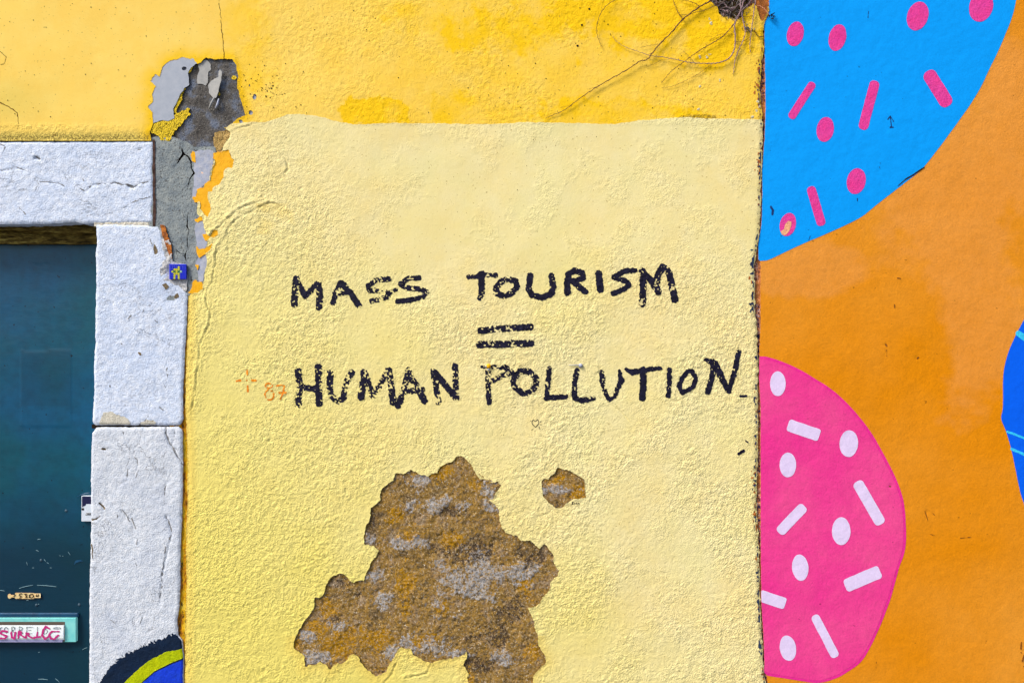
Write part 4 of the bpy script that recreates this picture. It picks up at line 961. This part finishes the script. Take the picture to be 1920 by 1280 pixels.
for i, st in enumerate(([([(14,1183),(4,1182),(0,1186),(8,1190),(13,1192),(9,1196),(-2,1196)],1.2)], [([(21,1185),(22,1194),(27,1197),(29,1185)],1.2)], [([(34,1196),(35,1183),(40,1184),(38,1189),(46,1194)],1.1)],
    [([(49,1195),(49,1186),(54,1187),(53,1191),(60,1195)],1.1)], [([(70,1185),(69,1193)],1.0),([(62,1195),(76,1193)],1.2)], [([(92,1177),(86,1174),(81,1180),(79,1190),(84,1197),(90,1193)],1.3)], [([(97,1183),(111,1183)],.8),([(97,1183),(92,1189),(95,1196),(102,1197),(109,1190)],1.2)])):
    st = [(p, r*1.45) for p, r in st]
    flapwrite(st, M['magenta'], i, .5, .0004)
solid('drip_rail', [box(-40, 146, 1149, 1157, DD, .008)], M['darkteal'], door, bevel=.003, label='dark teal painted rail over the letter slot')
brass = clip_mesh('name_plate', *(lambda a, b, xx, yy: (a, b, .0006*(fbm(xx, yy, 5, 2, 1)-.5), np.minimum(np.minimum(ell_sd(xx, yy, 18, 1117, 3.6, 4.6), bar_sd(xx, yy, (20,1117), (30,1116.5), 2.4, 1)), np.minimum(bar_sd(xx, yy, (28,1116), (64,1116.5), 5.6, 2), bar_sd(xx, yy, (60,1116), (76,1116), 4, 1)))))(*plain(10, 1106, 82, 1126, 1)), DD-.004, M['brass'], door, .006, M['latch'], label='small tarnished plate with worn markings')
write([([(27,1113),(29,1116),(26,1117)],.7),([(41,1112),(37,1113),(36,1116),(40,1117),(39,1120),(36,1120)],.8),([(46,1113),(50,1113),(48,1116),(51,1118),(47,1120)],.8),([(59,1113),(55,1115),(55,1119),(60,1120),(63,1117),(61,1113),(59,1113)],.8),([(69,1113),(68,1117),(72,1117),(72,1113)],.7)], M['crack'], None, 'worn_mark', 0, .3, surf=.5, dep=DD-.0046, lift=.0006, parent=door)
lockp = solid('lock_plate', [box(152.5, 178, 929, 977, DD, .010)], M['ivory'], door, bevel=.0008, label='ivory metal lock plate at the door edge')
solid('latch_recess', [([P3(154, 930, DD-.010, .0006), P3(180, 930, DD-.010, .0006), P3(180, 945, DD-.010, .0006), P3(164, 945, DD-.010, .0006), P3(154, 950, DD-.010, .0006)], [(0,1,2,3,4)])], M['latch'], lockp)
solid('latch_tongue', [box(161, 178, 945, 962, DD-.010, .003)], M['ivory'], lockp, bevel=.0005)
solid('latch_slot', [box(161.5, 172, 961.4, 962.6, DD-.010, .0036), box(160, 172, 964, 965, DD-.010, .0008)], M['slotdark'], lockp)
solid('screw_hole', [disc(155.4, 954, 2.3, DD-.010, .0008, .0001, 10)], M['crack'], lockp)
rp = [P3(146, 931, DD, .004), P3(157, 925.5, DD, .008), P3(166, 923, DD, .010), P3(180, 922, DD, .010)]
solid('lock_hood', [tube(rp, [.0012, .002, .002, .002], 6)], M['darkteal'], lockp, True)
for cx, cy in ((68.5,1133.5),(148.5,1133),(77,1050),(124,957)):
    solid('screw', [disc(cx, cy, 2.6, DD, .0006, .0016, 10)], M['screw'], door, True)
SC = []
for s in ([(68,1031),(73,1033)],[(112,1041),(114,1042)],[(117,1042),(119,1042)],[(83,1048),(86,1052)],[(88,1054),(92,1056)],[(50,1053),(52,1059)],[(61,1064),(64,1064)],[(94,1064),(97,1064)],[(72,1272),(90,1273)],[(104,1271),(112,1278)],[(155,1217),(164,1213)],[(36,1102),(62,1096)],[(70,1096),(106,1099)],[(-2,1106),(9,1107)],[(72,1132),(74,1132)],[(50,1125),(54,1125)],[(70,1011),(76,1010)],[(72,1222),(75,1222)],[(128,1034),(132,1040)]):
    a_, b_ = s; 
    SC.append(tube([P3(a_[0], a_[1], DD, .0010), P3((a_[0]+b_[0])/2, (a_[1]+b_[1])/2-.6, DD, .0012), P3(b_[0], b_[1], DD, .0010)], [.0004, .0006, .0003], 5))
solid('paint_scratches', SC, M['whitescratch'], door, kind='stuff')
solid('blue_paint_chip', [([P3(139, 1058, DD, .0014), P3(142, 1050, DD, .0014), P3(150, 1048.5, DD, .0014), P3(157, 1051, DD, .0014), P3(150, 1052.5, DD, .0014), P3(144, 1054, DD, .0014)], [(0,1,2,3,4,5)])], M['darkteal'], door)

# ------------------------------------------------------------------ bead tile
tile = thing('bead_tile', 'small blue bead tile with a yellow walking figure stuck on the mortar beside the door', 'tile', tuple(P3(333, 524, 0)))
yel = {(0+1,4),(2,2),(2,3),(2,4),(3,1),(3,3),(4,2),(4,3),(4,4),(5,2),(5,4),(6,2),(6,4)}
groups = {'b_blue': [], 'b_yellow': [], 'b_pale': [], 'b_green': []}
T0 = .006
for r in range(7):
    for c in range(8):
        cx = 319.4+4.0*c; cy = 497.3+4.03*r
        k = 'b_yellow' if (r, c) in yel else 'b_pale' if (r, c) == (3, 5) else 'b_green' if (r, c) in ((3,2),(3,4)) else 'b_blue'
        V = []; Fc = []; n = 10
        for rr, oo in ((1.98, -.004), (1.98, .0008), (1.6, .0016), (1.0, .0016), (.75, .0002), (.75, -.001)):
            for q_ in range(n):
                an = 2*math.pi*q_/n; V.append(P3(cx+rr*math.cos(an), cy+rr*math.sin(an), -T0, oo))
        for i in range(5):
            for q_ in range(n): Fc.append((i*n+q_, i*n+(q_+1) % n, (i+1)*n+(q_+1) % n, (i+1)*n+q_))
        groups[k].append((V, Fc))
solid('tile_back', [box(317.8, 349.0, 495.6, 523.2, 0, .0045)], M['b_blue'], tile)
for k, nm in (('b_blue', 'blue_beads'), ('b_yellow', 'yellow_beads'), ('b_pale', 'pale_green_bead'), ('b_green', 'green_beads')):
    solid(nm, groups[k], M[k], tile, True, kind='stuff' if k != 'b_pale' else None)

# ------------------------------------------------------------------ mural wall
mural_w = thing('mural_wall', 'smooth orange wall painted with blue and pink sprinkled rounds', 'mural', tuple(P3(1700, 1650, .01)))
mx = np.concatenate([np.arange(1422, 1925, 3.0), np.arange(1925, 4400, 40.0)]); my = np.concatenate([np.arange(-2012, -12, 40.0), np.arange(-12, 1296, 3.0), np.arange(1296, 1660, 20.0)]); my[-1] = 1650
MX, MY = np.meshgrid(mx, my)
MH = .003*(fbm(MX, MY, 190, 3, 2)-.5)+.0011*(fbm(MX, MY, 34, 3, 4)-.5)+.0007*(fbm(MX, MY, 9, 2, 5)-.5)
for cx, cy, r_ in ((1661,646,2.5),(1720,671,3),(1670,911,3.5),(1738,960,3)): MH -= .0022*np.exp(-((MX-cx)**2+(MY-cy)**2)/r_**2)
MLX = np.array([(-2100,1444),(0,1442),(30,1442),(40,1437),(100,1438),(200,1440),(260,1438),(320,1433),(360,1434),(420,1432),(455,1427),(470,1421),(484,1420),(490,1427),(600,1427),(668,1425),(700,1424),(760,1427),(900,1427),(1000,1427),(1120,1428),(1200,1433),(1245,1434),(1256,1430),(1264,1438),(1280,1440),(1660,1443)], float)
MLX[:,1] -= np.where((MLX[:,0] > 35) & (MLX[:,0] < 470), 4.5, 1.0)
ML = np.interp(MY, MLX[:,0], MLX[:,1])+1.8*(fbm(MX*0, MY, 8, 3, 4)-.5)
FO = ML-MX
MD = .003
def fad(cx, cy, rx, ry): return np.clip(1-np.sqrt(((MX-cx)/rx)**2+((MY-cy)/ry)**2)+.0+1.9*(fbm(MX, MY, 150, 5, 3, .7)-.5), 0, 1)
faded = np.clip(1.6*np.maximum.reduce([fad(1780, 330, 150, 170), fad(1500, 500, 110, 50), fad(1830, 560, 90, 230), fad(1880, 200, 60, 200)]), 0, .5)
clip_mesh('orange_field', mx, my, MH, FO, MD, M['m_orange'], mural_w, .02, M['mjoint'], attrs={'faded': faded})
solid('mural_core', [box(1446, 4370, -2010, 1650, .3, .27)], M['edge'], mural_w)
def mr(F, name, mat, lift, parent=mural_w, label=None, box_=None):
    if box_ is None: return clip_mesh(name, mx, my, MH, np.maximum(F, FO+.2), MD, mat, parent, lift=lift, label=label)
    x0, y0, x1, y1 = box_
    i0, i1 = np.searchsorted(mx, x0), np.searchsorted(mx, x1)+1; j0, j1 = np.searchsorted(my, y0), np.searchsorted(my, y1)+1
    return clip_mesh(name, mx[i0:i1], my[j0:j1], MH[j0:j1,i0:i1], np.maximum(F[j0:j1,i0:i1], FO[j0:j1,i0:i1]+.2), MD, mat, parent, lift=lift, label=label)
wob = .9*(fbm(MX, MY, 22, 2, 1)-.5)
BL = [(1300,-260),(1500,-500),(1750,-420),(1880,-220),(1912,-90),(1908,-30),(1905,0),(1899,27),(1888,57),(1872,95),(1855,130),(1842,157),(1823,190),(1793,233),(1763,274),(1733,312),(1712,331),(1655,375),(1614,407),(1568,430),(1508,456),(1473,472),(1441,487),(1427,489),(1400,495)]
PK = [(1400,668),(1427,668),(1443,670),(1484,685),(1522,706),(1563,733),(1595,763),(1630,806),(1657,852),(1679,895),(1693,936),(1698,982),(1697,1028),(1685,1066),(1671,1117),(1657,1155),(1638,1199),(1617,1236),(1590,1258),(1563,1272),(1530,1279),(1481,1272),(1441,1266),(1432,1262),(1400,1255)]
RB = [(1925,590),(1919,600),(1901,635),(1888,668),(1881,703),(1880,763),(1877,784),(1885,806),(1896,844),(1909,906),(1919,944),(1960,1060),(2100,1120),(2260,1000),(2320,800),(2240,600),(2080,520),(1980,540)]
def smooth(P):
    q = spline(list(P)+[P[0]], 5); return [tuple(v) for v in q[:-1]]
BL, PK, RB = smooth(BL), smooth(PK), smooth(RB)
sdBL = poly_sd(MX, MY, BL, 900)+wob; sdPK = poly_sd(MX, MY, PK, 900)+wob; sdRB = poly_sd(MX, MY, RB, 900)+wob
blue = mr(sdBL, 'blue_round', M['m_blue'], .0005, label='large sky blue round with pink sprinkles')
pinkr = mr(sdPK, 'pink_rim', M['m_edgepink'], .0005)
pink = mr(sdPK+5+2*(fbm(MX, MY, 14, 2, 3)-.5), 'pink_round', M['m_pink'], .0009, label='large pink round with pale lilac sprinkles')
royal = mr(sdRB, 'royal_blue_round', M['m_royal'], .0005, label='royal blue round cut by the right edge of the photo')
# peel where the blue meets the orange
f = stroke_sd(MX, MY, [(1683,349,.7),(1698,336,1.0),(1712,328,1.4),(1722,322,1.2),(1733,314,1.0)], 1)
def fine_m(x0, y0, x1, y1, st=1.0):
    a = np.arange(x0, x1, st); b = np.arange(y0, y1, st); xx, yy = np.meshgrid(a, b)
    # bilinear sample of MH (triangle-exact enough with the lift used)
    ix = np.clip(np.searchsorted(mx, xx, 'right')-1, 0, len(mx)-2); iy = np.clip(np.searchsorted(my, yy, 'right')-1, 0, len(my)-2)
    fx = (xx-mx[ix])/(mx[ix+1]-mx[ix]); fy = (yy-my[iy])/(my[iy+1]-my[iy])
    h = (MH[iy,ix]*(1-fx)+MH[iy,ix+1]*fx)*(1-fy)+(MH[iy+1,ix]*(1-fx)+MH[iy+1,ix+1]*fx)*fy
    return a, b, xx, yy, h
def fm(F, bb, name, mat, lift, parent, label=None, st=1.5, skirt=0):
    a, b, xx, yy, h = fine_m(*bb, st)
    fo = np.interp(yy, MLX[:,0], MLX[:,1])-xx
    return clip_mesh(name, a, b, h, np.maximum(F(xx, yy)+.7*(fbm(xx, yy, 9, 2, 2)-.5), fo), MD, mat, parent, lift=lift, label=label, skirt=skirt)
fm(lambda x, y: stroke_sd(x, y, [(1683,349,.6),(1698,336,1.0),(1712,328,1.3),(1722,321,1.2),(1733,314,1.0)], 1), (1678,308,1740,354), 'paint_peel', M['crack'], .0012, mural_w, st=1)
for cx, cy, rx, ry, an in ((1491,64,15.5,23.5,14),(1570,71,16,25,14),(1720,31,19.5,27.5,18),(1839,13,22,29,16),(1547,243,16,23.5,10),(1605,340,17.5,24.5,12),(1477,421,15,22,14)):
    fm(lambda x, y: ell_sd(x, y, cx, cy, rx, ry, an), (cx-34, max(cy-34, -10), cx+34, cy+34), 'sprinkle_dot', M['m_hotpink'], .0010, blue)
fm(lambda x, y: poly_sd(x, y, [(1472,420),(1478,414),(1484,416),(1483,424),(1479,434),(1473,441),(1466,440),(1463,434),(1470,430)]), (1455,408,1492,448), 'peach_touch_up', M['m_peach'], .0014, blue)
for a_, b_, hw in (((1525,155),(1482,222),7.5),((1641,152),(1617,243),9.3),((1738,134),(1778,199),13),((1519,350),(1541,423),8.6)):
    fm(lambda x, y: bar_sd(x, y, a_, b_, hw, hw*.85), (min(a_[0], b_[0])-20, min(a_[1], b_[1])-20, max(a_[0], b_[0])+20, max(a_[1], b_[1])+20), 'sprinkle_bar', M['m_hotpink'], .0010, blue)
for cx, cy, rx, ry, an in ((1458,719,14.6,23,0),(1591,831,17.5,25,4),(1477,871,15.5,23,0),(1577,995,17.3,26,0),(1500,1063,15.3,24.6,-6),(1477,1214,15.3,24,-9)):
    fm(lambda x, y: ell_sd(x, y, cx, cy, rx, ry, an), (cx-34, cy-34, cx+34, cy+34), 'sprinkle_dot', M['m_lilac'], .0014, pink)
for a_, b_, hw, cr_ in (((1477,796),(1536,816),11.5,5),((1606,902),(1652,982),10.5,8),((1508,948),(1460,998),9.8,7),((1650,1070),(1584,1098),12.5,6),((1424,1115),(1472,1131),11,4),((1526,1152),(1567,1231),8.2,7)):
    fm(lambda x, y: bar_sd(x, y, a_, b_, hw, cr_), (min(a_[0], b_[0])-20, min(a_[1], b_[1])-20, max(a_[0], b_[0])+20, max(a_[1], b_[1])+20), 'sprinkle_bar', M['m_lilac'], .0014, pink)
for s, r_ in (([(1909,625),(1930,640)],5.5), ([(1888,809),(1900,813),(1930,825)],2.2), ([(1896,841),(1930,856)],2.5)):
    fm(lambda x, y: stroke_sd(x, y, s, r_), (s[0][0]-10, s[0][1]-10, 1936, s[-1][1]+12), 'cyan_stripe', M['m_cyan'], .0010, royal)
# little marks on the mural
MK = [([(1669,219),(1670,228),(1671,238)],.8),([(1664,224),(1669,218),(1675,228)],.8),([(1669,239),(1674,239)],1.2),([(1627,34),(1628,22)],.7),([(1607,377),(1607,372)],.9),([(1445,388),(1449,394),(1448,402)],2.0),
      ([(1516,451),(1519,442)],.5),([(1649,315),(1650,305)],.6)]
for s, r_ in MK:
    q = np.array(s)
    fm(lambda x, y: stroke_sd(x, y, s, r_)+.6*(vnoise(x, y, 2.4, 1)-.5), (q[:,0].min()-5, q[:,1].min()-5, q[:,0].max()+5, q[:,1].max()+5), 'pen_mark', simple('navy_pen', col(10, 50, 110)) if 'navy_pen' not in bpy.data.materials else bpy.data.materials['navy_pen'], .0011, blue, st=1)
MK = [([(1661,646),(1662,648)],3.2),([(1661,655),(1662,668)],1.0),([(1677,571),(1677,577)],2.0),([(1720,672),(1722,670)],2.0),([(1734,958),(1739,974)],1.0),([(1800,1008),(1822,1006)],.8),([(1915,1203),(1914,1216)],2.0),([(1920,1228),(1917,1238)],2.4),([(1914,1222),(1915,1223)],1.2),
      ([(1919,1248),(1920,1249)],1.6),([(1668,911),(1670,912)],2.0),([(1747,960),(1752,965)],.7),([(1642,1251),(1643,1240)],.6),([(1682,521),(1688,522)],1.0),([(1742,1000),(1752,1003)],.6),([(1838,538),(1845,532)],.6)]
md_ = simple('brown_wall_mark', col(150, 82, 10), col(96, 50, 10), 200, .8, None)
for s, r_ in MK:
    q = np.array(s)
    fm(lambda x, y: stroke_sd(x, y, s, r_*.6)+.9*(vnoise(x, y, 2.6, 2)-.5), (q[:,0].min()-6, q[:,1].min()-6, q[:,0].max()+6, q[:,1].max()+6), 'brown_mark', md_, .0011, mural_w, st=1)

# ------------------------------------------------------------------ dry plant hanging from the hole
plant = thing('dry_plant', 'bare dry creeper with tangled grey roots hanging from the hole at the top right', 'plant', tuple(P3(1370, 5, .01)))
def twig(pts, r0, r1, mat, off0=.012, off1=.006, name='twig', knots=True):
    q = spline(pts, 7); n = len(q); P = []; R = []
    for i, p in enumerate(q):
        t = i/(n-1); o = .38*(off0+(off1-off0)*t)+.002*math.sin(3.1*t)
        P.append(P3(p[0]+.5*math.sin(i*1.7+pts[0][0]), p[1]+.5*math.cos(i*2.3+pts[0][1]), 0, o))
        r = (r0+(r1-r0)*t)*S*.62
        if knots and i % 6 == 3: r *= 1.35
        R.append(r)
    parts = [tube(P, R, 6)]
    if knots:
        for i in range(4, n-2, 7):
            d = (q[i+1]-q[i-1]); d = d/(np.linalg.norm(d)+1e-9); s_ = 1 if (i//7) % 2 else -1
            nx_, ny_ = -d[1]*s_*3.2+d[0]*2, d[0]*s_*3.2+d[1]*2
            parts.append(tube([P[i], P[i]+np.array([nx_*S, -.001, -ny_*S])], [R[i]*.7, .0002], 5))
    return solid(name, parts, mat, plant, True)
TW, TP = M['twig'], M['twigpale']
twig([(1352,-30),(1336,0),(1311,15),(1280,38),(1258,63),(1233,88),(1213,113),(1200,116),(1176,132),(1140,152),(1110,170),(1085,187),(1060,206),(1040,215),(1023,222)], 2.0, .6, TW, .02, .005)
twig([(1274,0),(1290,4),(1303,9),(1311,15)], .6, 1.0, TW, .01, .014)
twig([(1261,0),(1267,18),(1272,28),(1281,39)], .6, 1.1, TW, .01, .014)
twig([(1275,29),(1290,30),(1300,26),(1320,22),(1345,10),(1366,0)], .6, .9, TW, .012, .02)
twig([(1158,0),(1140,10),(1126,27),(1119,48),(1119,65),(1124,80),(1129,90)], .8, .5, TW, .02, .006)
twig([(1400,-20),(1392,8),(1384,30),(1376,48),(1377,70),(1376,92),(1370,106),(1360,115),(1345,120),(1325,121),(1300,120),(1281,117),(1265,113),(1245,109),(1220,106),(1205,101),(1185,94),(1170,88),(1155,78),(1149,68)], 2.2, .35, TP, .022, .006)
twig([(1376,45),(1366,58),(1352,72),(1336,82),(1318,92),(1300,104),(1284,116),(1268,127),(1255,138),(1245,150),(1240,156)], 1.3, .5, TW, .02, .006)
twig([(1388,-20),(1387,12),(1390,32),(1394,52),(1396,62),(1392,78),(1384,95),(1378,112),(1376,125),(1374,140)], 1.9, .8, TP, .022, .008)
twig([(1420,-20),(1415,4),(1412,25),(1409,48),(1406,72),(1405,90),(1407,100)], 1.8, .7, TP, .02, .008)
twig([(1332,122),(1322,130),(1305,142),(1285,152),(1262,162),(1240,165)], .6, .35, TW, .006, .004, knots=False)
twig([(1281,97),(1290,106),(1301,118)], .4, .5, TW, .006, .008, knots=False)
twig([(1243,112),(1230,119),(1212,127)], .5, .3, TW, .008, .004, knots=False)
twig([(1233,84),(1218,87),(1200,90)], .6, .3, TW, .012, .005, knots=False)
twig([(1372,65),(1350,66),(1338,72),(1330,76)], .5, .4, TW, .008, .004, knots=False)
twig([(1376,78),(1385,80),(1396,77),(1406,70)], .6, .5, TW, .01, .006, knots=False)
twig([(1130,158),(1115,165),(1101,168)], .5, .3, TW, .008, .004, knots=False)
twig([(1072,199),(1062,200),(1050,202)], .4, .3, TW, .006, .004, knots=False)
twig([(1345,13),(1356,8),(1362,16),(1374,18),(1384,10)], 1.3, 1.0, TP, .012, .018, knots=False)
twig([(1408,2),(1398,14),(1386,26),(1376,44)], .9, 1.2, TP, .02, .022, knots=False)
twig([(1418,12),(1424,14),(1432,20),(1440,30)], .8, 1.6, simple('orange_dry_stem', col(216, 150, 110)), .012, .018, knots=False)
twig([(1414,58),(1418,66),(1423,70),(1430,69)], 1.0, 1.0, TW, .006, .006, knots=False)
twig([(1380,33),(1400,33),(1410,29)], .7, .6, TW, .01, .006, knots=False)
rr = random.Random(3); parts = []
for i in range(210):
    x = rr.uniform(1326, 1414); y = rr.uniform(-30, 34)
    if y > 10 and (x < 1348 or x > 1398): continue
    pts = [(x, y)]; an = rr.uniform(0, 6.28)
    for k_ in range(6):
        an += rr.uniform(-1.1, 1.1); pts.append((min(max(pts[-1][0]+5*math.cos(an), 1332+max(0, pts[-1][1])*.7), 1412-max(0, pts[-1][1])*.5), min(pts[-1][1]+5*math.sin(an), 40)))
    q = spline(pts, 3); rad = rr.uniform(.3, 1.0)*S
    parts.append(tube([P3(p[0], p[1], .012, rr.uniform(-.006, .012)*0+.014*math.sin(j*.3+i)) for j, p in enumerate(q)], [rad]*len(q), 5))
solid('root_tangle', parts, M['root'], plant, True, kind='stuff', label='dense tangle of thin grey roots filling the hole')
solid('root_tangle', parts[::4], M['twigpale'], plant, True, kind='stuff').location = (.003, -.006, -.002)
# dead leaf clump and bud
parts = []
for i in range(16):
    x = 1400+rr.gauss(0, 5); y = 56+rr.gauss(0, 5)
    parts.append(tube([P3(x, y, 0, rr.uniform(.002, .01)), P3(x+rr.uniform(-5, 5), y+rr.uniform(-5, 5), 0, rr.uniform(.002, .012))], [rr.uniform(.001, .0035), .0005], 5))
solid('withered_leaves', parts, M['root'], plant, True, label='small clump of withered grey leaves between two stems', kind='stuff')
parts = []
for i in range(12):
    x = 1446+rr.gauss(0, 3.5); y = 32+rr.gauss(0, 3)
    parts.append(tube([P3(x, y, 0, .003), P3(x+rr.uniform(-5, 5), y+rr.uniform(-3, 5), 0, rr.uniform(.004, .01))], [.0022, .0004], 5))
solid('dark_tuft', parts, M['soil'], plant, True, kind='stuff')
# ------------------------------------------------------------------ ground
me = bpy.data.meshes.new('pavement')
me.from_pydata([(-60, .4, 0), (60, .4, 0), (60, -60, 0), (-60, -60, 0)], [], [(0, 1, 2, 3)])
me.materials.append(M['paving']); go = bpy.data.objects.new('pavement', me); sc.collection.objects.link(go); go['kind'] = 'structure'
